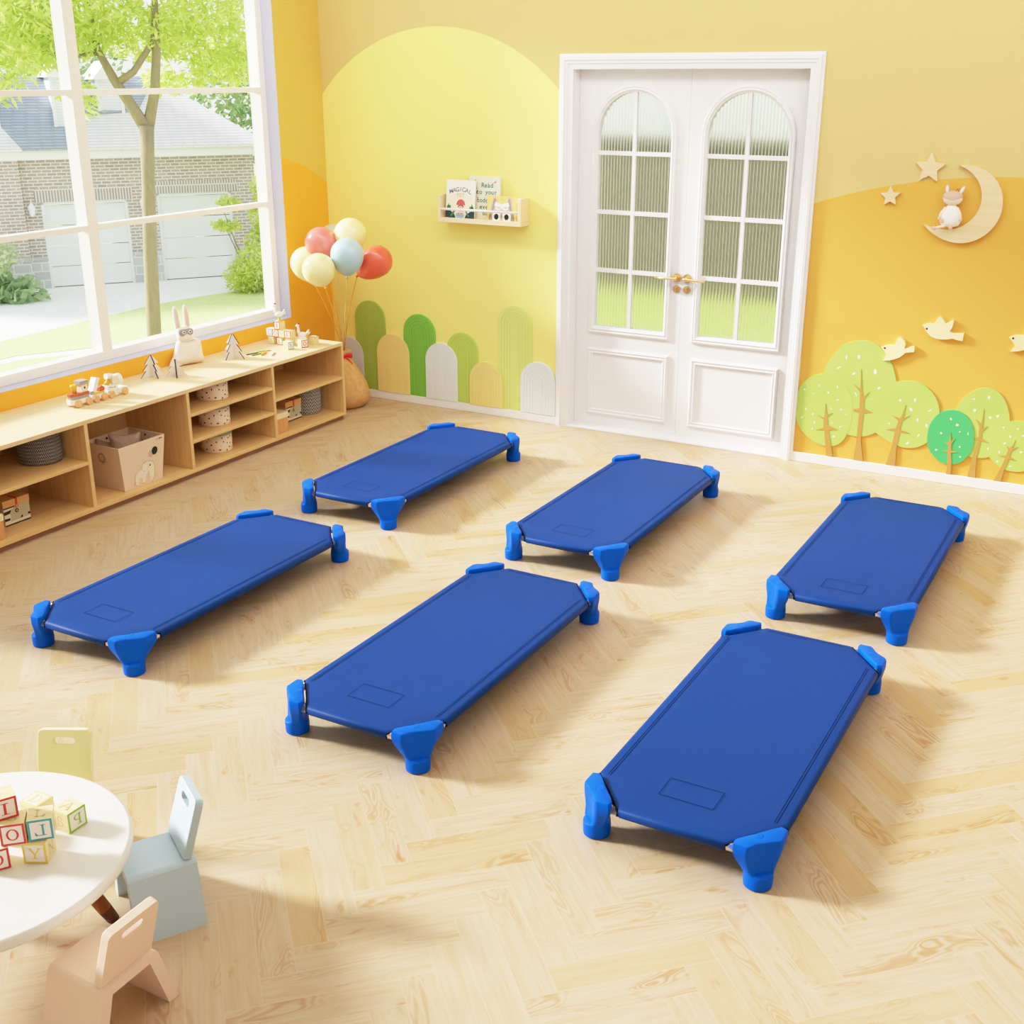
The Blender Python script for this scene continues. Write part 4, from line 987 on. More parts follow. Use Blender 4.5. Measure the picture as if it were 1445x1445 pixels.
# plush bunny leaning towards the window
plush = M('cream_plush', (246, 230, 222), .95, .03, 30, bump=.3, bscale=220); mask_m = M('grey_mask', (158, 150, 156), .9); pink = M('ear_pink', (232, 196, 190), .9); black = M('button_black', (24, 24, 26), .35); wht = M('eye_white', (246, 246, 246), .4)
bun = empty('plush_bunny', (.075, -1.43, TZ), R(74), 'cream plush bunny with long ears and grey eye mask sitting on the cubby shelf', 'plush toy')
UP = Matrix.Translation((0, 0, .004)) @ Matrix.Rotation(R(-8), 4, 'X') @ Matrix(((1, 0, 0, 0), (0, 0, -1, 0), (0, 1, 0, 0), (0, 0, 0, 1)))
body = smoothpoly([(-.112, .012), (-.06, -.002), (.0, .0), (.06, -.002), (.096, .008), (.094, .05), (.090, .122), (.040, .138), (-.040, .135), (-.062, .10), (-.086, .05)], 4)
MB().puff(body, .042, (0, .06), M=UP).build('body', plush, bun)
hd = smoothpoly([(-.040, .125), (.0, .118), (.040, .125), (.042, .17), (.037, .205), (.0, .21), (-.037, .205), (-.042, .17)], 4)
ho = MB().puff(hd, .034, (0, .165), M=UP).build('head', plush, bun)
for sx in (-1, 1):
    ear = smoothpoly([(sx * .014, .195), (sx * .040, .195), (sx * .047, .25), (sx * .043, .31), (sx * .031, .325), (sx * .021, .31), (sx * .014, .25)], 4)
    eo = MB().puff(ear, .012, (sx * .03, .255), M=UP).build('ear', plush, ho)
    MB().puff([(sx * .030 + (x - sx * .030) * .5, .255 + (y - .255) * .8) for x, y in ear], .004, (sx * .03, .255), M=UP, y0=.0105).build('inner_ear', pink, ho)
mk = smoothpoly([(-.041, .165), (-.021, .157), (.0, .166), (.021, .157), (.041, .165), (.040, .192), (.0, .194), (-.040, .192)], 4)
MB().puff(mk, .010, (0, .177), M=UP, y0=.029).build('eye_mask', mask_m, ho)
for sx in (-1, 1):
    b = MB().ell((sx * .019, .177, .039), (.009, .009, .003), 14, 8, 0, UP); b.ell((sx * .019, .177, .0415), (.005, .005, .002), 12, 8, 1, UP); b.build('eye', [wht, black], ho)
MB().tube([UP @ Vector((x, .125 + .006 * abs(x) / .05, .036 - .2 * abs(x) ** 1.5)) for x in (-.045, -.03, -.015, 0, .015, .03, .045)], .0016, 6).build('collar_seam', mask_m, bun)

# crayons
for k, (p, q_, c, lab) in enumerate([((.201, -1.093), (.226, -1.004), (78, 92, 70), 'dark olive pencil nearest the tall card tree'), ((.208, -1.006), (.249, -.922), (120, 190, 80), 'bright green pencil pointing at the block pile'), ((.242, -1.093), (.254, -1.01), (120, 140, 70), 'moss green pencil in front of the dark olive one'),
        ((.291, -1.066), (.262, -.985), (226, 130, 50), 'orange pencil in the middle of the pencil scatter'), ((.262, -1.036), (.240, -.955), (230, 190, 70), 'mustard pencil lying beside the orange one'), ((.345, -1.036), (.300, -.957), (110, 150, 160), 'teal pencil closest to the front edge of the shelf')]):
    d = Vector((q_[0] - p[0], q_[1] - p[1], 0)); l = d.length
    t_ = empty('pencil', (p[0], p[1], TZ + .0036), math.atan2(d.y, d.x), lab, 'pencil', 'scattered coloured pencils')
    cm = M('pencil_' + str(k), c, .5)
    MB().cyl((0, 0, 0), (l * .85, 0, 0), .0036, 6, smooth=False).build('barrel', cm, t_)
    b = MB().cyl((l * .85, 0, 0), (l * .97, 0, 0), .0036, 6, 0, .001, False); b.cyl((l * .96, 0, 0), (l, 0, 0), .0011, 6, 1, .0003); b.build('tip', [M('pencil_wood', (228, 196, 150), .6), cm] if k == 0 else [bpy.data.materials['pencil_wood'], cm], t_)

# ------------------------------------------------------------------ alphabet blocks
bwood = wood('block_wood', (240, 222, 178), (232, 208, 156), 0, freq=1.5); bface = M('block_face', (246, 232, 222), .6, .02); bfaint = M('block_engraving', (204, 178, 130), .6)
inks = {n: M('ink_' + n, c, .5, .03) for n, c in dict(red=(206, 40, 44), blue=(56, 160, 178), yellow=(232, 204, 84), green=(140, 190, 44), pale=(236, 220, 130), lblue=(110, 180, 214)).items()}
def rc(a, b_, c, d): return [(a, b_), (c, b_), (c, d), (a, d)]
def ringq(cx, cy, ro, rio, rx, rxi, a0=0, a1=2 * PI, n=22):
    o = []
    for i in range(n):
        t, u = a0 + (a1 - a0) * i / n, a0 + (a1 - a0) * (i + 1) / n
        o.append([(cx + rx * cos(t), cy + ro * sin(t)), (cx + rx * cos(u), cy + ro * sin(u)), (cx + rxi * cos(u), cy + rio * sin(u)), (cx + rxi * cos(t), cy + rio * sin(t))])
    return o
GL = {
 'L': [rc(.30, .14, .42, .86), rc(.20, .82, .52, .86), rc(.20, .14, .80, .19), [(.80, .14), (.82, .38), (.78, .38), (.66, .19), (.66, .14)]],
 'O': ringq(.5, .5, .37, .31, .34, .22),
 'Y': [rc(.44, .14, .56, .5), rc(.32, .14, .68, .18), [(.14, .86), (.30, .86), (.56, .48), (.44, .44)], [(.86, .86), (.76, .86), (.52, .5), (.56, .44)], rc(.08, .82, .38, .86), rc(.66, .82, .92, .86)],
 'P': [rc(.28, .14, .40, .86), rc(.18, .14, .52, .18), rc(.18, .82, .5, .86), rc(.38, .46, .5, .5)] + ringq(.5, .66, .20, .15, .26, .15, -PI / 2, PI / 2, 12),
 'D': [rc(.24, .14, .36, .86), rc(.16, .82, .5, .86), rc(.16, .14, .5, .18)] + ringq(.46, .5, .36, .31, .38, .26, -PI / 2, PI / 2, 14),
 'A': [[(.12, .14), (.2, .14), (.52, .86), (.46, .86)], [(.70, .14), (.86, .14), (.56, .86), (.46, .86)], rc(.28, .36, .72, .41), rc(.06, .14, .32, .18), rc(.60, .14, .94, .18)],
 'I': [rc(.43, .14, .57, .86), rc(.3, .82, .7, .86), rc(.3, .14, .7, .18)],
 'V': [[(.12, .86), (.28, .86), (.54, .14), (.48, .14)], [(.88, .86), (.80, .86), (.48, .14), (.54, .14)], rc(.06, .82, .36, .86), rc(.68, .82, .94, .86)],
 'E': [rc(.26, .14, .38, .86), rc(.18, .82, .78, .86), rc(.18, .14, .80, .19), rc(.36, .48, .62, .52), rc(.74, .70, .78, .86), rc(.76, .14, .80, .34)],
 'N': [rc(.22, .14, .28, .86), rc(.72, .14, .78, .86), [(.14, .86), (.32, .86), (.78, .14), (.70, .14)], rc(.12, .14, .38, .18), rc(.62, .82, .88, .86)],
 'S': ringq(.5, .66, .20, .14, .24, .16, 0, PI * 1.5, 14) + ringq(.5, .34, .20, .14, .24, .16, -PI, PI / 2, 14),
}
AX = {'+x': ((0, 1, 0), (1, 0, 0)), '-x': ((0, -1, 0), (-1, 0, 0)), '+y': ((-1, 0, 0), (0, 1, 0)), '-y': ((1, 0, 0), (0, -1, 0)), '+z': ((1, 0, 0), (0, 0, 1))}
def block(loc, s_, rz, faces, label, group):
    """faces: {direction: (letter, ink, mirrored, style)}"""
    b = MB(); h = s_ / 2
    b.box((-h, -h, 0), (h, h, s_), 0)
    mats = [bwood, bface, bfaint]
    for dr, (let, ink, mir, style) in faces.items():
        u, n = Vector(AX[dr][0]), Vector(AX[dr][1]); v = n.cross(u)
        c = Vector((0, 0, h))
        def put(polys, mi, e, sc=1.0):
            for p in polys:
                vv = [c + n * (h + e) + u * ((x - .5) * s_ * sc * (-1 if mir else 1)) + v * ((y - .5) * s_ * sc) for x, y in p]
                if mir: vv.reverse()
                b.add(vv, [list(range(len(vv)))], mi)
        if style == 'engraved': put(GL[let], 2, .0004, .72); continue
        mats.append(inks[ink]); k = len(mats) - 1
        put([rc(0.01, 0.01, .99, .99)], k, .0003); put([rc(.10, .10, .90, .90)], 1, .0006); put(GL[let], k, .0010, .74)
    o = b.build('alphabet_block', mats, None, loc, (0, 0, rz), bevel=0)
    return tag(o, label, 'block', group)
TB = .29      # table top height
g1 = 'alphabet blocks on the round table'
bs = .055
e_ = .0006
block((2.717, -4.638, TB + e_), bs, 0, {'+x': ('P', 'green', True, 'c'), '-y': ('S', 'pale', False, 'engraved'), '+z': ('A', 'pale', False, 'engraved')}, 'alphabet block with green-edged mirrored P, alone at the right of the pile', g1)
block((2.752, -4.758, TB + e_), bs, R(30), {'-y': ('Y', 'yellow', False, 'c'), '+x': ('N', 'pale', False, 'engraved')}, 'alphabet block with yellow Y, under the blue L block', g1)
block((2.690, -4.828, TB + e_), bs, R(58), {'-y': ('O', 'red', False, 'c')}, 'alphabet block with red O on the table, cut by the left photo edge', g1)
block((2.626, -4.655, TB + e_), bs, R(2), {'+z': ('D', 'pale', False, 'c'), '-y': ('E', 'pale', False, 'engraved'), '+x': ('S', 'pale', False, 'engraved')}, 'pale yellow edged alphabet block at the back of the pile, letter on top', g1)
block((2.650, -4.733, TB + e_), bs, R(40), {'-y': ('S', 'red', False, 'c')}, 'alphabet block hidden at the bottom of the pile behind the O block', g1)
z2 = TB + bs + 3 * e_
block((2.716, -4.788, z2), bs, R(43), {'-y': ('O', 'red', False, 'c'), '+y': ('O', 'lblue', False, 'c'), '+z': ('S', 'pale', False, 'engraved')}, 'alphabet block with red O on the second layer, left of the blue L', g1)
block((2.7555, -4.7445, z2), bs, R(45), {'-y': ('L', 'blue', True, 'c'), '+z': ('L', 'pale', False, 'engraved'), '+x': ('E', 'pale', False, 'engraved')}, 'alphabet block with blue mirrored L, on top of the yellow Y block', g1)
block((2.687, -4.787, z2 + bs + 2 * e_), bs, R(62), {'-y': ('I', 'red', False, 'c')}, 'alphabet block with red letter at the very top of the table pile', g1)
g2 = 'alphabet blocks on the cubby shelf'
c = .0455
y_ = -.757
def sb(x, y, lvl, rz, faces, lab): return block((x, y, TZ + lvl * (c + .0006) + .0002), c, rz, faces, lab, g2)
sb(.120, y_ + .002, 0, 0, {'-y': ('D', 'yellow', False, 'c')}, 'yellow-faced alphabet block at bottom left of the cubby shelf pile')
sb(.189, y_, 0, R(-4), {'-y': ('L', 'red', False, 'c')}, 'red L alphabet block in the bottom row below the word row')
sb(.246, y_ + .006, 0, R(2), {'-y': ('A', 'pale', False, 'engraved')}, 'plain-faced alphabet block in the bottom row behind the teal N block')
sb(.112, y_, 1, 0, {'-y': ('L', 'lblue', False, 'c')}, 'blue L alphabet block, first of the word row on the cubby shelf')
sb(.159, y_, 1, 0, {'-y': ('O', 'red', False, 'c')}, 'red O alphabet block, second of the word row on the cubby shelf')
sb(.206, y_, 1, 0, {'-y': ('V', 'green', False, 'c')}, 'green V alphabet block, third of the word row on the cubby shelf')
sb(.253, y_, 1, 0, {'-y': ('E', 'red', False, 'c')}, 'red E alphabet block, last of the word row on the cubby shelf')
sb(.175, y_ + .002, 2, R(-3), {'-y': ('I', 'red', False, 'c')}, 'alphabet block on the third layer under the taller chicken')
sb(.306, -.842, 0, R(-8), {'+x': ('N', 'blue', False, 'c'), '-y': ('S', 'pale', False, 'engraved')}, 'teal N alphabet block at the front corner of the cubby shelf pile')
sb(.345, -.756, 0, R(-21), {'+x': ('O', 'red', False, 'c'), '-y': ('S', 'pale', False, 'engraved')}, 'red-framed O alphabet block standing apart near the shelf front edge')
sb(.345, -.655, 0, R(-10), {'+z': ('A', 'red', False, 'c')}, 'alphabet block behind the red-framed O block at the shelf right end')
# little chickens
cw, cy_, cr_ = M('chick_white', (246, 244, 238), .5), M('chick_yellow', (230, 196, 70), .5), M('chick_red', (206, 50, 44), .5); cgn = M('chick_green', (120, 170, 60), .5)
def chicken(loc, s_, rz, label, nest=False):
    t_ = empty('toy_chicken', loc, rz, label, 'toy chicken', 'little white toy chickens')
    z0 = .26 if not nest else .34
    bd = MB()
    if nest: bd.lathe([(.20, 0), (.25, .03), (.27, .18), (.25, .36), (.18, .38)], 20, 0)
    else: bd.lathe([(.17, 0), (.18, .03), (.08, .06), (.05, .14), (.10, .30)], 16, 1)
    bd.ell((0, 0, z0 + .12), (.24, .17, .16), 18, 12, 0)
    bd.tube([(-.14, 0, z0 + .16), (-.20, 0, z0 + .30), (-.19, 0, z0 + .46), (-.21, 0, z0 + .56)], [.11, .075, .055, .06], 12, 0)
    bd.v = [v * s_ for v in bd.v]; bd.build('body', [cw, cy_], t_)
    h_ = MB().ell((-.22, 0, z0 + .60), (.085, .075, .08), 14, 10); h_.v = [v * s_ for v in h_.v]; ho_ = h_.build('head', cw, t_)
    k = MB().ell((-.19, 0, z0 + .69), (.07, .02, .05), 12, 8); k.ell((-.28, 0, z0 + .53), (.022, .02, .045), 10, 8); k.v = [v * s_ for v in k.v]; k.build('comb', cr_, ho_)['label'] = 'red comb and wattle'
    k = MB().cyl((-.28, 0, z0 + .60), (-.37, 0, z0 + .585), .03, 8, 0, .004); k.v = [v * s_ for v in k.v]; k.build('beak', cy_, ho_)
    k = MB().tube([(.18, 0, z0 + .16), (.28, 0, z0 + .26), (.34, 0, z0 + .40)], [.07, .06, .03], 8); k.tube([(.18, .03, z0 + .12), (.32, .05, z0 + .18), (.38, .05, z0 + .28)], [.06, .05, .02], 8); k.v = [v * s_ for v in k.v]; k.build('tail', cw, t_)
    if nest:
        k = MB().ell((-.17, .19, .52), (.05, .04, .19), 10, 8); k.v = [v * s_ for v in k.v]; k.build('leaf', cgn, t_)
        k = MB().ell((.27, -.10, .40), (.05, .05, .15), 10, 8); k.v = [v * s_ for v in k.v]; k.build('feather', cy_, t_)
chicken((.175, y_ + .002, TZ + 3 * (c + .0006) + .0008), .108, R(28), 'little white toy chicken perched on top of the shelf block tower')
chicken((.292, -.690, TZ + .0003), .118, R(28), 'little white toy chicken in a white nest beside the shelf blocks', True)

# ------------------------------------------------------------------ decorations on the back wall
def arch_panel(xl, xr, zt, c, label, t=.014, zb=.0525):
    m = M('arch_' + '_'.join(map(str, c)), c, .75, .02) if ('arch_' + '_'.join(map(str, c))) not in bpy.data.materials else bpy.data.materials['arch_' + '_'.join(map(str, c))]
    cx, w = (xl + xr) / 2, (xr - xl) / 2
    def lp(i, y, n=22):
        r_ = w - i; zs = zt - w
        return [(-r_, y, zb - zb)] + [(-r_ * cos(PI * k / n), y, zs - zb + r_ * sin(PI * k / n)) for k in range(n + 1)] + [(r_, y, 0)]
    ls = [lp(0, 0), lp(0, -t + .002), lp(.002, -t)]
    for k in range(1, 5):
        i = .020 * k + .004
        ls += [lp(i, -t), lp(i + .0012, -t + .0018), lp(i + .0024, -t)]
    ls += [lp(w * .9995, -t)]
    o = recalc(MB().loops(ls, 0, False, False).build('arch_panel', m, None, (cx, 0, zb)))
    # close the foot of the panel
    return tag(o, label, 'wall panel', 'rounded arch wall panels')
W_, TN, G1, G2, G3, G4 = (226, 232, 232), (240, 216, 140), (160, 188, 78), (122, 188, 70), (182, 208, 96), (214, 224, 128)
arch_panel(-.002 + .012, .236, .385, (206, 212, 214), 'grey-white arch wall panel in the corner behind the burlap weight', .012)
arch_panel(.178, .416, .639, G1, 'tall olive-green arch wall panel, second from the corner', .010)
arch_panel(.557, .798, .586, G2, 'tall bright green arch wall panel between tan and white ones', .010)
arch_panel(.883, 1.110, .500, G3, 'mid-height lime green arch wall panel behind a tan one', .010)
arch_panel(1.254, 1.491, .703, G4, 'tallest arch wall panel, pale yellow-green', .010)
arch_panel(.349, .600, .440, TN, 'tan arch wall panel between the olive and bright green ones', .017)
arch_panel(.725, .962, .420, W_, 'white arch wall panel between bright green and lime ones', .017)
arch_panel(1.052, 1.290, .335, (238, 214, 136), 'shortest arch wall panel, tan, left of the tallest one', .017)
arch_panel(1.417, 1.655, .374, (222, 230, 230), 'white arch wall panel next to the door frame', .017)

# bookshelf
ws = empty('wall_bookshelf', (1.179, 0, 1.178), 0, 'small pine picture-book ledge with white rail on the yellow wall', 'wall shelf')
def wb(name, a, c_, mat, bev=.002): return MB().box((a[0] - 1.179, a[1], a[2] - 1.178), (c_[0] - 1.179, c_[1], c_[2] - 1.178)).build(name, mat, ws, bevel=bev)
wb('bottom_board', (.896, -.1, 1.178), (1.463, 0, 1.204), pale_x)
wb('side_panel', (.896, -.1, 1.204), (.915, 0, 1.336), pale_x); wb('side_panel', (1.440, -.1, 1.204), (1.463, 0, 1.336), pale_x)
MB().cyl((.912 - 1.179, -.094, .077), (1.444 - 1.179, -.094, .077), .0072, 12).build('rail', white_paint, ws)['label'] = 'white rail rod'
# books
pages = M('book_pages', (244, 238, 224), .8); ink = {}
def im(c):
    k = 'print_%d_%d_%d' % c
    return bpy.data.materials.get(k) or M(k, c, .6, .02)
def book(x0, x1, z0, z1, yf, th, lean, cover, art, label):
    t_ = empty('picture_book', ((x0 + x1) / 2, yf, z0), 0, label, 'book', 'picture books on the wall ledge')
    t_.rotation_euler = (R(-lean), 0, 0)
    w, h = (x1 - x0) / 2, z1 - z0
    mats = [im(cover)]; b = MB().box((-w, 0, 0), (w, .0018, h)).box((-w, th - .0018, 0), (w, th, h)).box((-w, 0, 0), (-w + .0018, th, h))
    lay = [0]
    def put(polys, c, lvl=1):
        m = im(c)
        if m not in mats: mats.append(m)
        for p in polys: b.add([(-w + u * 2 * w, -.0003 * lvl, v * h) for u, v in p], [list(range(len(p)))], mats.index(m))
    def word(txt, u, v, size, c, arch=0, lvl=3, spread=1.0):
        m = im(c)
        if m not in mats: mats.append(m)
        n = len(txt)
        for i, ch in enumerate(txt):
            if ch == ' ': continue
            vv, ff = text_polys(ch, size)
            k = i - (n - 1) / 2
            cx = -w + u * 2 * w + k * size * .62 * spread; cz = v * h - arch * k * k * size * .05; a = -arch * k * .09
            b.add([(cx + x * cos(a) - y * sin(a), -.0003 * lvl, cz + x * sin(a) + y * cos(a)) for x, y, _ in vv], ff, mats.index(m))
    art(put, word)
    b.build('cover', mats, t_)
    MB().box((-w + .002, .002, .002), (w - .002, th - .002, h - .002)).build('pages', pages, t_)
def el(cu, cv, ru, rv, n=18, a0=0, a1=2 * PI): return [(cu + ru * cos(a0 + (a1 - a0) * i / n), cv + rv * sin(a0 + (a1 - a0) * i / n)) for i in range(n + (0 if a1 - a0 > 6 else 1))]
def art1(put, word):
    put([el(.5, .42, .46, .24)], (250, 240, 210), 1)
    word('MAGICAL', .5, .70, .036, (116, 108, 132), .8, spread=.94); word('YET', .5, .555, .030, (214, 170, 120), .4)
    put([[(0, 0), (.36, 0), (.30, .10), (.18, .18), (.0, .24)], [(.66, 0), (1, 0), (1, .2), (.86, .18), (.72, .1)]], (24, 62, 74), 1)
    gr = (70, 140, 84)
    put([[(0, .18), (.10, .40), (.13, .24)], [(.02, .30), (.16, .34), (.2, .22)], [(1, .2), (.9, .4), (.86, .22)], [(.98, .3), (.84, .32), (.8, .2)], [(.16, .05), (.3, .22), (.36, .2), (.22, .04)], [(.84, .05), (.7, .22), (.66, .2), (.78, .04)]], gr, 2)
    put([el(.5, .06, .14, .10)], (150, 176, 214), 2); put([el(.46, .11, .025, .02), el(.56, .11, .025, .02)], (60, 80, 140), 3)
    put([el(.52, .30, .10, .05)], (70, 46, 42), 3); put([el(.52, .285, .075, .04)], (236, 190, 160), 4); put([el(.52, .34, .155, .155, 14, 0, PI)], (206, 84, 84), 4)
    put([[(.44, .22), (.60, .22), (.62, .08), (.42, .08)]], (230, 220, 210), 3)
    put([el(.18, .8, .012, .010), el(.82, .84, .012, .010), el(.7, .9, .01, .008), el(.3, .9, .01, .008)], (240, 190, 150), 2)
def art2(put, word):
    tl = (48, 112, 116)
    for k, (tx, v) in enumerate((('Read', .745), ('to your', .585), ('toddler', .39), ('every', .235), ('day', .09))): word(tx, .60 if k != 1 else .58, v, .038, tl, 0, 3, .86)
    rd = (196, 92, 72)
    put([[(.17, .88), (.22, .93), (.24, .87)], [(.80, .86), (.90, .92), (.86, .85)], [(.18, .74), (.24, .80), (.26, .70), (.20, .68)], [(.22, .62), (.27, .66), (.27, .58)], [(.60, .84), (.64, .86), (.63, .82)]], rd, 2)
    put([[(.28, .50), (.32, .52), (.31, .47)], [(.82, .52), (.87, .55), (.86, .50)], [(.14, .9), (.18, .88), (.15, .84)]], (110, 150, 90), 2)
def art3(put, word):
    br, gy = (156, 134, 124), (196, 178, 168)
    put([[(.08, 0), (.12, .5), (.22, .95), (.30, .98), (.36, .75), (.44, .6), (.56, .6), (.64, .75), (.72, .98), (.80, .95), (.88, .5), (.92, 0)]], gy, 1)
    put([[(.16, .4), (.23, .88), (.28, .9), (.31, .7), (.22, .4)], [(.84, .4), (.77, .88), (.72, .9), (.69, .7), (.78, .4)], [(.06, .0), (.1, .35), (.2, .3), (.18, 0)], [(.94, .0), (.9, .35), (.8, .3), (.82, 0)]], br, 2)
    put([[(.25, .62), (.29, .76), (.5, .66), (.71, .76), (.75, .62), (.66, .48), (.34, .48)], el(.38, .50, .10, .08), el(.62, .50, .10, .08)], (250, 246, 240), 3)
    put([el(.5, .86, .05, .06)], (224, 196, 110), 2)
    put([el(.33, .16, .15, .22), el(.67, .16, .15, .22)], (250, 248, 244), 3)
    put([el(.33, .15, .075, .125), el(.67, .15, .075, .125)], (18, 18, 20), 4)
    put([el(.5, .2, .03, .1)], br, 4)
book(1.072, 1.283, 1.2042, 1.446, -.040, .026, 4, (232, 230, 204), art2, 'pale green picture book with teal lettering, standing behind the other two')
book(.931, 1.131, 1.2042, 1.423, -.070, .010, 6, (250, 246, 236), art1, 'white picture book with red-capped child, at the left of the ledge')
book(1.217, 1.418, 1.2042, 1.343, -.072, .014, 5, (238, 206, 116), art3, 'short yellow picture book with large round eyes, at the right of the ledge')

# stars, moon and the little doll
birch = wood('birch_ply', (238, 212, 168), (230, 200, 152), 0, freq=.8)
def star(cx, cz, r, rot, label):
    pts = []
    for i in range(10):
        a = rot + PI / 2 + PI * i / 5; q = r if i % 2 == 0 else r * .48
        pts.append((q * cos(a), q * sin(a)))
    o = MB().prism(pts, .016, 0, XZ(0)).build('wooden_star', birch, None, (cx, 0, cz), bevel=.0015)
    return tag(o, label, 'wall ornament', 'wooden wall stars')
star(3.688, 1.578, .074, R(-2), 'larger wooden star on the wall beside the crescent moon')
star(3.513, 1.437, .050, R(3), 'smaller wooden star on the wall left of the moon')
mo = []; mi_ = []
n = 40
for i in range(n + 1):
    t = i / n
    a = R(102 + (-150 - 102) * t); r_ = .181 + .018 * max(0, (t - .8) / .2) ** 2 + .004 * (1 - t)
    mo.append((3.86 + r_ * cos(a), 1.413 + r_ * sin(a)))
    a2 = R(82 + (-131.4 - 82) * t); r2 = .145 + .012 * abs(2 * t - 1) ** 3 + .012 * max(0, (t - .8) / .2) ** 2
    mi_.append((3.80 + r2 * cos(a2), 1.440 + r2 * sin(a2)))
b = MB(); MC = (3.87, 1.40)
fl = lambda p, y: (p[0] - MC[0], y, p[1] - MC[1])
b.loops([[fl(p, -.024) for p in mo], [fl(p, -.024) for p in mi_], [fl(p, 0) for p in mi_], [fl(p, 0) for p in mo], [fl(p, -.024) for p in mo]], 0, False, False)
moon = recalc(b.build('wooden_moon', birch, None, (MC[0], 0, MC[1]))); tag(moon, 'wooden crescent moon on the wall carrying the rabbit doll', 'wall ornament')
dl = empty('rabbit_doll', (3.815, -.034, 1.304), 0, 'small rabbit doll in a white romper seated on the wooden moon', 'doll')
dw, dskin, dbr, dpk = M('doll_white', (246, 244, 240), .9, bump=.2), M('doll_cream', (250, 228, 204), .8), M('doll_mauve', (206, 172, 156), .9, bump=.2), M('doll_pink', (232, 178, 156), .8)
MB().lathe([(.020, .004), (.040, .010), (.050, .030), (.048, .055), (.036, .085), (.022, .103), (.012, .110)], 24, 0, Matrix.Scale(.72, 4, (0, 1, 0))).build('body', dw, dl)
h_ = MB().ell((0, 0, .138), (.046, .036, .034), 24, 14).build('head', dskin, dl)
cap = MB()
ls = []
for j in range(9):
    t = PI / 2 * j / 8
    ls.append([(.0478 * cos(t) * cos(2 * PI * i / 28), .0378 * cos(t) * sin(2 * PI * i / 28), .140 + .034 * sin(t) + (.006 * math.cos(4 * PI * i / 28) * (1 - j / 8) if True else 0)) for i in range(28)])
cap.loops(ls, 0, True, True, False, True).build('cap', dbr, h_)['label'] = 'mauve cap'
for sx, a in ((-1, -.10), (1, .42)):
    ear = circ(0, 0, .0105, 18, .023)
    Mx = Matrix.Translation((sx * .026 + (.006 if sx > 0 else -.002), 0, .162)) @ Matrix.Rotation(a, 4, 'Y') @ Matrix.Translation((0, 0, .018)) @ Matrix(((1, 0, 0, 0), (0, 0, -1, 0), (0, 1, 0, 0), (0, 0, 0, 1)))
    eo = MB().puff(ear, .006, M=Mx).build('ear', dbr, h_); MB().puff([(x * .7, y * .8) for x, y in ear], .003, M=Mx, y0=.005).build('inner_ear', M('ear_cream', (250, 234, 214), .8) if sx < 0 else bpy.data.materials['ear_cream'], h_)
for x in (.012, .020): MB().tube([(x, -.004, .168), (x + .003, -.004, .178), (x + .006, -.003, .186)], .0014, 6).build('antenna', toy_dark, h_)
for sx in (-1, 1):
    MB().tube([(sx * .024, -.008, .094), (sx * .042, -.012, .066), (sx * .050, -.016, .036)], [.010, .009, .0085], 10).build('arm', dskin, dl)
MB().tube([(-.018, -.020, .008), (-.040, -.026, .004), (-.058, -.030, -.002)], [.007, .006, .006], 10).build('leg', dskin, dl)
MB().tube([(.010, -.024, .008), (.012, -.034, .006), (.012, -.040, .004)], [.007, .006, .006], 10).build('leg', dskin, dl)
MB().ell((-.066, -.031, -.003), (.011, .008, .009), 12, 8).build('shoe', dpk, dl); MB().ell((.012, -.044, .006), (.010, .008, .011), 12, 8).build('shoe', dpk, dl)
MB().puff(circ(0, 0, .011, 16), .003, M=Matrix.Translation((-.034, -.029, .034)) @ Matrix.Rotation(R(-24), 4, 'Z') @ XZ(0)).build('patch', dpk, dl)

# birds and trees
birdm = M('cream_card', (248, 232, 170), .7, .02); dot = M('dot_black', (30, 28, 28), .5)
def bird(poly, eye, label):
    cx = sum(p[0] for p in poly) / len(poly); cz = sum(p[1] for p in poly) / len(poly)
    b = MB().prism([(x - cx, z - cz) for x, z in poly], .018, 0, XZ(0))
    b.prism(circ(eye[0] - cx, eye[1] - cz, .0052, 14), .0006, 1, XZ(-.018))
    return tag(b.build('wall_bird', [birdm, dot], None, (cx, 0, cz), bevel=.001), label, 'wall ornament', 'cream bird cut-outs')
bird(BIRD_A, (3.568, .678), 'cream bird cut-out touching the tallest painted-wood tree')
bird(BIRD_B, (3.764, .798), 'cream bird cut-out flying highest, in the middle')
bird([(x + .607, z + .113) for x, z in BIRD_A], (4.175, .791), 'cream bird cut-out cut by the right edge of the photo')
def crown_mat(name, c1, c2):
    m, nt, out = newmat(name)
    b = N(nt, 'ShaderNodeBsdfPrincipled', Roughness=.7); L(nt, b.outputs[0], out.inputs[0])
    tc = N(nt, 'ShaderNodeTexCoord'); nz = N(nt, 'ShaderNodeTexNoise', Scale=4.0, Detail=2.0); L(nt, tc.outputs['Object'], nz.inputs['Vector'])
    L(nt, mixc(nt, nz.outputs[0], c1, c2), b.inputs['Base Color']); return m
cg, ct = crown_mat('crown_lime', (158, 198, 88), (188, 206, 106)), crown_mat('crown_teal', (62, 184, 104), (72, 180, 104))
flk, trk = M('fleck_white', (242, 244, 226), .7), M('trunk_tan', (184, 138, 68), .7, .04)
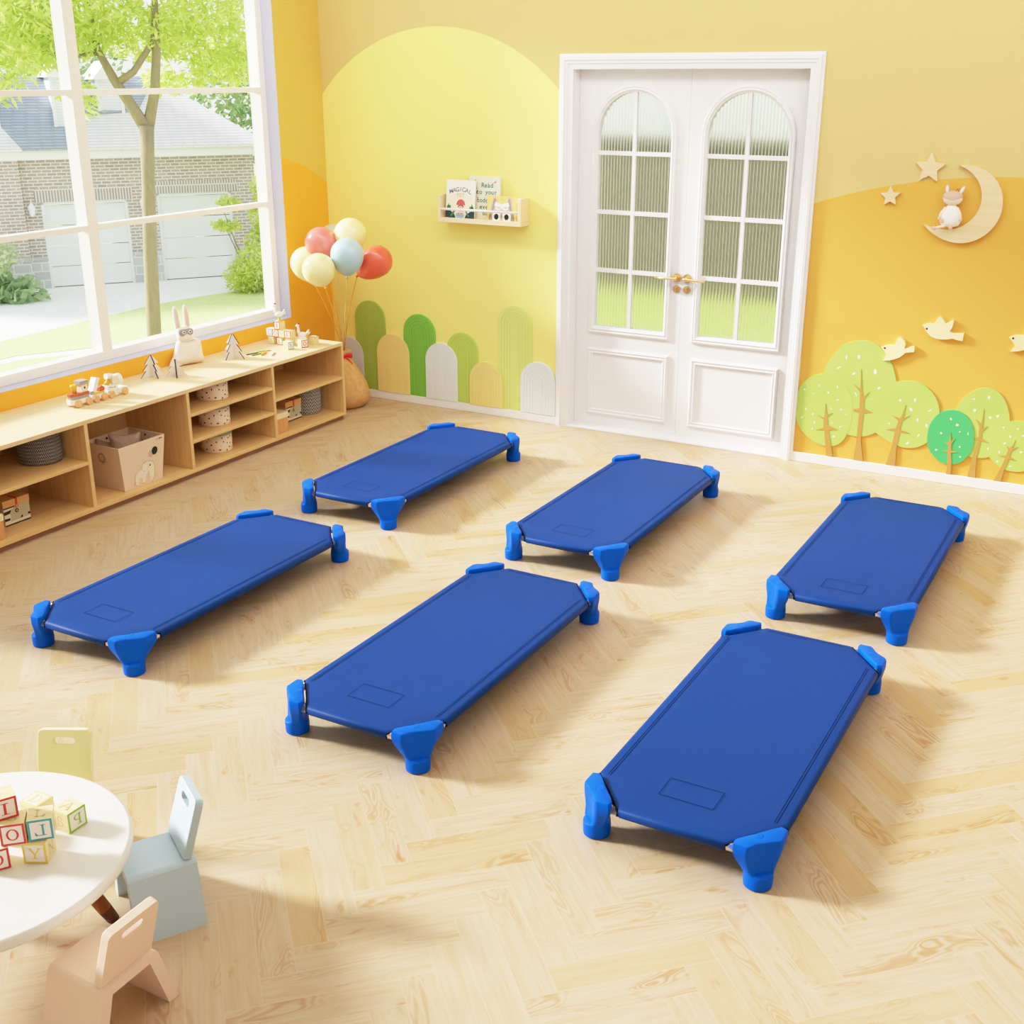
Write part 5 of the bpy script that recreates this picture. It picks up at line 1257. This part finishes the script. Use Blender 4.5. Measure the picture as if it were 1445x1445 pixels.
def wtree(crown, trunk, flecks, mat, d, t, label, fs=1.0):
    cx = sum(p[0] for p in crown) / len(crown)
    t_ = empty('wall_tree', (cx, 0, .053), 0, label, 'wall ornament', 'tree cut-outs on the wall')
    off = lambda ps: [(x - cx, z - .053) for x, z in ps]
    b = MB().prism(smoothpoly(off(crown), 3), t, 0, XZ(-d))
    q = random.Random(len(flecks) * 7)
    for i, (x, z) in enumerate(off(flecks)):
        a, s1, s2 = q.uniform(.3, 2.2), q.uniform(.0040, .0090) * fs, q.uniform(.0022, .0062) * fs
        v = []
        for k in range(6):
            u = 2 * PI * k / 6 + q.uniform(-.3, .3); px, py = s1 * cos(u), s2 * sin(u)
            v.append((x + px * cos(a) - py * sin(a), z + px * sin(a) + py * cos(a)))
        b.prism(v, .0005, 1, XZ(-d - t))
    b.build('crown', [mat, flk], t_, bevel=.0008, angle=60)
    MB().prism(off(trunk), d + t + .0022, 0, XZ(0)).build('trunk', trk, t_)
wtree(CROWN2, TRUNK2, F2, cg, .0, .0060, 'tallest lime tree cut-out with dome crown, second from the door', 1.7)
wtree(CROWN1, TRUNK1, F1, cg, .0, .0066, 'round lime tree cut-out nearest the door')
wtree(CROWN3, TRUNK3, F3, cg, .0, .0072, 'broad lime tree cut-out to the right of the tallest tree', 1.3)
wtree(CROWN5, TRUNK5, F5, cg, .0, .0060, 'dome-topped lime tree cut-out just behind the small teal tree', 1.4)
wtree(CROWN4, TRUNK4, F4, ct, .0, .0100, 'small teal-green tree cut-out between the lime trees', 1.1)
wtree(CROWN6, TRUNK6, F6, cg, .0, .0068, 'round lime tree cut-out at the right edge of the photo')

# ------------------------------------------------------------------ balloon bunch in the corner
burlap = M('burlap', (218, 168, 108), .95, .28, 40, bump=.9, bscale=150)
bag = empty('balloon_weight', (.275, -.265, 0), 0, 'pear-shaped tan burlap bag with a red bow in the corner behind the shelf', 'bag')
pr = [(.001, 0), (.10, 0), (.135, .025), (.150, .065), (.150, .105), (.135, .155), (.108, .205), (.078, .25), (.050, .29), (.031, .318), (.026, .332), (.033, .345), (.040, .362), (.034, .364), (.02, .34)]
lp = []
for r_, z in pr: lp.append([(r_ * (1 + .02 * sin(5 * a + z * 9)) * cos(a), r_ * (1 + .02 * sin(5 * a + z * 9)) * sin(a), z) for a in [2 * PI * i / 40 for i in range(40)]])
MB().loops(lp, 0, True, True, True, True).build('sack', burlap, bag)
ribbon = M('red_ribbon', (214, 40, 34), .45)
b = MB()
bM = Matrix.Translation((.018, -.026, .330)) @ Matrix.Rotation(R(30), 4, 'Z') @ XZ(0)
b.tube([(.02 * cos(2 * PI * i / 16) * 1.45, .02 * sin(2 * PI * i / 16) * 1.45, .330) for i in range(17)], .005, 8)
for sx in (-1, 1): b.puff(smoothpoly([(0, 0), (sx * .02, .016), (sx * .046, .020), (sx * .052, .0), (sx * .044, -.014), (sx * .018, -.008)], 3), .008, (sx * .026, .003), M=bM)
b.puff(smoothpoly([(.0, 0), (.02, -.012), (.052, -.050), (.036, -.056), (.004, -.016)], 3), .003, (.026, -.03), M=bM); b.puff(smoothpoly([(.0, 0), (-.012, -.02), (-.02, -.06), (-.004, -.062), (.006, -.016)], 3), .003, (-.006, -.03), M=bM)
b.build('bow', ribbon, bag)['label'] = 'red ribbon bow'
NK = Vector((.275, -.265, .352))
def balloon(c_, r_, tipdir, colr, label, el_=1.0, sc=(230, 180, 60)):
    c_ = Vector(c_); d = Vector(tipdir).normalized()
    rot = (-d).to_track_quat('Z', 'Y')
    t_ = empty('balloon', tuple(c_), 0, label, 'balloon', 'balloons on strings')
    nm = 'latex_%d_%d_%d' % colr
    m = bpy.data.materials.get(nm)
    if not m: m = M(nm, colr, .28, .05, 9, coat=.3, trans=.25)
    pr = []
    tip = r_ * 1.28 * el_
    for j in range(25):
        t = j / 24; a = PI * t                      # from the top to the knot
        z = r_ * cos(a)
        if z < 0: z *= tip / r_
        rr = r_ * sin(a)
        if a > PI / 2: rr *= 1 - .30 * ((a - PI / 2) / (PI / 2)) ** 1.6
        pr.append((max(rr, .0035), z))
    pr = pr[::-1]
    Mx = rot.to_matrix().to_4x4()
    MB().lathe(pr, 32, 0, Mx).build('skin', m, t_)
    MB().lathe([(.0085, -tip - .012), (.006, -tip - .006), (.0035, -tip + .002)], 12, 0, Mx).build('knot', m, t_)
    kp = c_ + d * (tip + .008)
    pts = []
    for i in range(9):
        u = i / 8; p = kp.lerp(NK, u); p += Vector((0, 0, .0)) + (Vector((c_.x - NK.x, c_.y - NK.y, 0)) * -.05 * sin(PI * u)); pts.append(p - c_)
    sm_ = 'string_%d_%d_%d' % sc
    MB().tube(pts, .0024, 6).build('string', bpy.data.materials.get(sm_) or M(sm_, sc, .5), t_)
CRM, PKR, RED, BLU, GRY = (250, 238, 176), (236, 128, 122), (238, 96, 70), (174, 208, 222), (196, 206, 190)
balloon((.215, -.515, .937), .098, (.25, .2, -1), CRM, 'pale yellow balloon at the far left of the bunch', .95, (236, 160, 50))
balloon((.300, -.472, 1.054), .098, (.1, .15, -1), PKR, 'coral pink balloon at the upper left of the bunch', .95, (236, 150, 50))
balloon((.443, -.370, 1.104), .098, (-.1, .05, -1), CRM, 'pale yellow balloon at the top of the bunch', .95, (236, 200, 70))
balloon((.571, -.580, 1.017), .098, (-.12, .06, -1), BLU, 'light blue balloon in the middle front of the bunch', 1.0, (206, 190, 140))
balloon((.472, -.727, .943), .096, (.25, .18, -1), CRM, 'cream balloon at the lower front of the bunch', .82, (236, 180, 60))
balloon((.650, -.397, .965), .094, (-.72, -.42, -.62), RED, 'red-orange balloon at the right of the bunch, tilted towards its knot', 1.2, (236, 140, 40))
balloon((.225, -.25, 1.048), .094, (.1, 0, -1), GRY, 'grey-green balloon hidden at the back of the bunch', .95, (206, 190, 140))

# ------------------------------------------------------------------ small round table and chairs
tab_w = M('table_white', (232, 230, 228), .35, .01); leg_w = wood('table_leg_wood', (190, 112, 48), (160, 84, 30), 2); leg_d = wood('table_leg_dark', (112, 56, 24), (88, 40, 16), 2)
TC = (2.606, -4.827)
tb = empty('round_table', (TC[0], TC[1], 0), 0, 'small round white table with brown legs in the lower left of the photo', 'table')
RT = .357
MB().lathe([(RT - .008, TB - .030), (RT - .002, TB - .027), (RT, TB - .020), (RT, TB - .009), (RT - .003, TB - .003), (RT - .009, TB)], 96, 0).build('tabletop', tab_w, tb)
MB().lathe([(.20, TB - .05), (.20, TB - .03)], 40, 0).build('apron', tab_w, tb)
for k in range(3):
    a = R(55 + 120 * k); d = Vector((cos(a), sin(a), 0))
    p, q = d * .17 + Vector((0, 0, TB - .032)), d * .285
    m_ = p.lerp(q, .84)
    b = MB().cyl(p, m_, .023, 20, 0, .0175)
    lg = b.build('leg', leg_w, tb); MB().cyl(m_, q + Vector((0, 0, .002)), .0177, 20, 0, .015).build('leg_tip', leg_d, lg)['label'] = 'dark-dipped leg end'
def plate_hole(b, outer, hole, M_, th):
    """flat plate with a hole: outer polygon resampled by angle around the hole"""
    hc = (sum(p[0] for p in hole) / len(hole), sum(p[1] for p in hole) / len(hole))
    ths = sorted({math.atan2(p[1] - hc[1], p[0] - hc[0]) for p in outer} | {math.atan2(p[1] - hc[1], p[0] - hc[0]) for p in hole})
    def cast(poly, th_):
        dx, dy = cos(th_), sin(th_); best = 0
        for i in range(len(poly)):
            p, q = poly[i], poly[(i + 1) % len(poly)]
            px, py, ex, ey = p[0] - hc[0], p[1] - hc[1], q[0] - p[0], q[1] - p[1]
            den = dx * ey - dy * ex
            if abs(den) < 1e-12: continue
            t = (px * ey - py * ex) / den; s_ = (px * dy - py * dx) / den
            if t > 0 and -1e-6 <= s_ <= 1 + 1e-6: best = max(best, t)
        return (hc[0] + dx * best, hc[1] + dy * best)
    o = [cast(outer, t) for t in ths]; h = [cast(hole, t) for t in ths]
    b.loops([[(x, y, 0) for x, y in o], [(x, y, th) for x, y in o], [(x, y, th) for x, y in h], [(x, y, 0) for x, y in h], [(x, y, 0) for x, y in o]], 0, False, True, M=M_)
    return b
def chair(loc, rz, colr, label):
    m = M('chair_%d' % colr[0], colr, .5, .01, 8)
    t_ = empty('toddler_chair', loc, rz, label, 'chair', 'small moulded chairs round the table')
    SZ, hw, sp_, hd = .165, .0775, .048, .085
    MY = Matrix(((1, 0, 0, 0), (0, 0, 1, -hd), (0, 1, 0, 0), (0, 0, 0, 1)))
    k = sp_ / SZ; th = .024
    seat = [(-hw - k * th, SZ - th), (hw + k * th, SZ - th)] + [(hw + k * th * .4, SZ - th * .4), (hw - .002, SZ - .004), (hw - .008, SZ), (-hw + .008, SZ), (-hw + .002, SZ - .004), (-hw - k * th * .4, SZ - th * .4)]
    recalc(MB().prism(seat, 2 * hd, 0, MY).build('seat', m, t_))
    for sx in (-1, 1):
        lg = [(sx * (hw + k * th), SZ - th), (sx * (hw + sp_), 0), (sx * (hw + sp_ - .030), 0), (sx * (hw + k * th - .030), SZ - th)]
        recalc(MB().prism(lg, 2 * hd, 0, MY).build('leg', m, t_))
    bw, bh = .074, .160
    out = [(-bw, 0), (bw, 0)] + [(bw - .002 - .014 + .014 * cos(PI / 2 * i / 5), bh - .014 + .014 * sin(PI / 2 * i / 5)) for i in range(6)] + [(-bw + .002 + .014 - .014 * sin(PI / 2 * i / 5), bh - .014 + .014 * cos(PI / 2 * i / 5)) for i in range(6)]
    hc = bh - .033; hl, hr = .020, .0105
    hole = [(hl + hr * cos(-PI / 2 + PI * i / 10), hc + hr * sin(-PI / 2 + PI * i / 10)) for i in range(11)] + [(-hl + hr * cos(PI / 2 + PI * i / 10), hc + hr * sin(PI / 2 + PI * i / 10)) for i in range(11)]
    MBk = Matrix.Translation((0, hd - .012, SZ - .001)) @ Matrix.Rotation(R(-17), 4, 'X') @ Matrix(((1, 0, 0, 0), (0, 0, -1, 0), (0, 1, 0, 0), (0, 0, 0, 1)))
    recalc(plate_hole(MB(), out, hole, MBk, .021).build('backrest', m, t_, bevel=.0025))
chair((3.013, -4.831, 0), R(-90), (248, 220, 204), 'peach pink toddler chair closest to the viewer')
chair((2.835, -4.498, 0), R(-30.7), (188, 212, 230), 'pale blue toddler chair at the right of the round table')
chair((2.437, -4.455, 0), R(28.8), (248, 238, 182), 'pale yellow toddler chair behind the round table')

# ------------------------------------------------------------------ camera, light, sky
yaw, pit = -.510315, .351363
fwd = Vector((sin(yaw) * cos(pit), cos(yaw) * cos(pit), -sin(pit))); rt = Vector((cos(yaw), -sin(yaw), 0)); up = rt.cross(fwd)
cd = bpy.data.cameras.new('camera'); co = bpy.data.objects.new('camera', cd); COL.objects.link(co)
cd.sensor_width = 36; cd.lens = 1679.42 / 1445 * 36; cd.clip_end = 200
Mc = Matrix((rt, up, -fwd)).transposed().to_4x4(); Mc.translation = (4.85011, -6.25435, 2.0)
co.matrix_world = Mc; scene.camera = co
def light(name, kind, energy, loc, direction, **kw):
    l = bpy.data.lights.new(name, kind); l.energy = energy
    for k, v in kw.items(): setattr(l, k, v)
    o = bpy.data.objects.new(name, l); COL.objects.link(o); o.location = loc
    o.rotation_euler = Vector(direction).to_track_quat('-Z', 'Y').to_euler(); return o
light('sun', 'SUN', SUN_E, (-10, -3, 8), (.87, .245, -.437), angle=R(SUN_A), color=(1, .98, .96))
light('added_overhead_fill', 'AREA', FILL_E, (3.3, -2.5, CZ - .06), (0, .12, -1), shape='RECTANGLE', size=5.4, size_y=3.6, color=(1, .985, .97))  # unseen area fill added under the ceiling, not a room fitting
light('added_wall_fill', 'AREA', WALL_FILL_E, (3.2, -1.5, CZ - .1), (0, 1.0, -.95), shape='RECTANGLE', size=6.2, size_y=.5, color=(.97, .985, 1))  # extra unseen area lamp added to brighten the back wall
w = bpy.data.worlds.new('sky'); scene.world = w; w.use_nodes = True
nt = w.node_tree; nt.nodes.clear()
out = nt.nodes.new('ShaderNodeOutputWorld'); bg = nt.nodes.new('ShaderNodeBackground'); bg.inputs[1].default_value = SKY_E
tc = nt.nodes.new('ShaderNodeTexCoord'); sp = nt.nodes.new('ShaderNodeSeparateXYZ'); cr = nt.nodes.new('ShaderNodeValToRGB')
nt.links.new(tc.outputs['Generated'], sp.inputs[0]); nt.links.new(sp.outputs[2], cr.inputs[0])
cr.color_ramp.elements[0].color = (.96, .97, 1, 1); cr.color_ramp.elements[1].color = (.80, .88, 1, 1)
nt.links.new(cr.outputs[0], bg.inputs[0]); nt.links.new(bg.outputs[0], out.inputs[0])
vs = scene.view_settings
vs.use_curve_mapping = True
cm = vs.curve_mapping; cm.white_level = (4, 4, 4); cm.clip_max_x = 1; cm.use_clip = True; cm.extend = 'HORIZONTAL'
cc = cm.curves[3]
knots = [(x, x if x <= .35 else .35 + .65 * (1 - math.exp(-(x - .35) / .65))) for x in (0, .1, .2, .35, .5, .65, .8, 1.0, 1.3, 1.6, 2.0, 2.6, 3.2, 4.0)]
while len(cc.points) > 2: cc.points.remove(cc.points[1])
cc.points[0].location = (0, 0); cc.points[-1].location = (1, 1)
for x, y in knots[1:-1]: cc.points.new(x / 4, y)
for p in cc.points: p.handle_type = 'AUTO'
cm.update()
scene.view_settings.view_transform = 'Standard'; scene.view_settings.look = 'None'; scene.view_settings.exposure = EXPO; scene.view_settings.gamma = 1.0
scene.cycles.max_bounces = 10; scene.cycles.diffuse_bounces = 5; scene.cycles.transparent_max_bounces = 12
scene.cycles.caustics_reflective = False; scene.cycles.caustics_refractive = True
scene.cycles.sample_clamp_indirect = 6
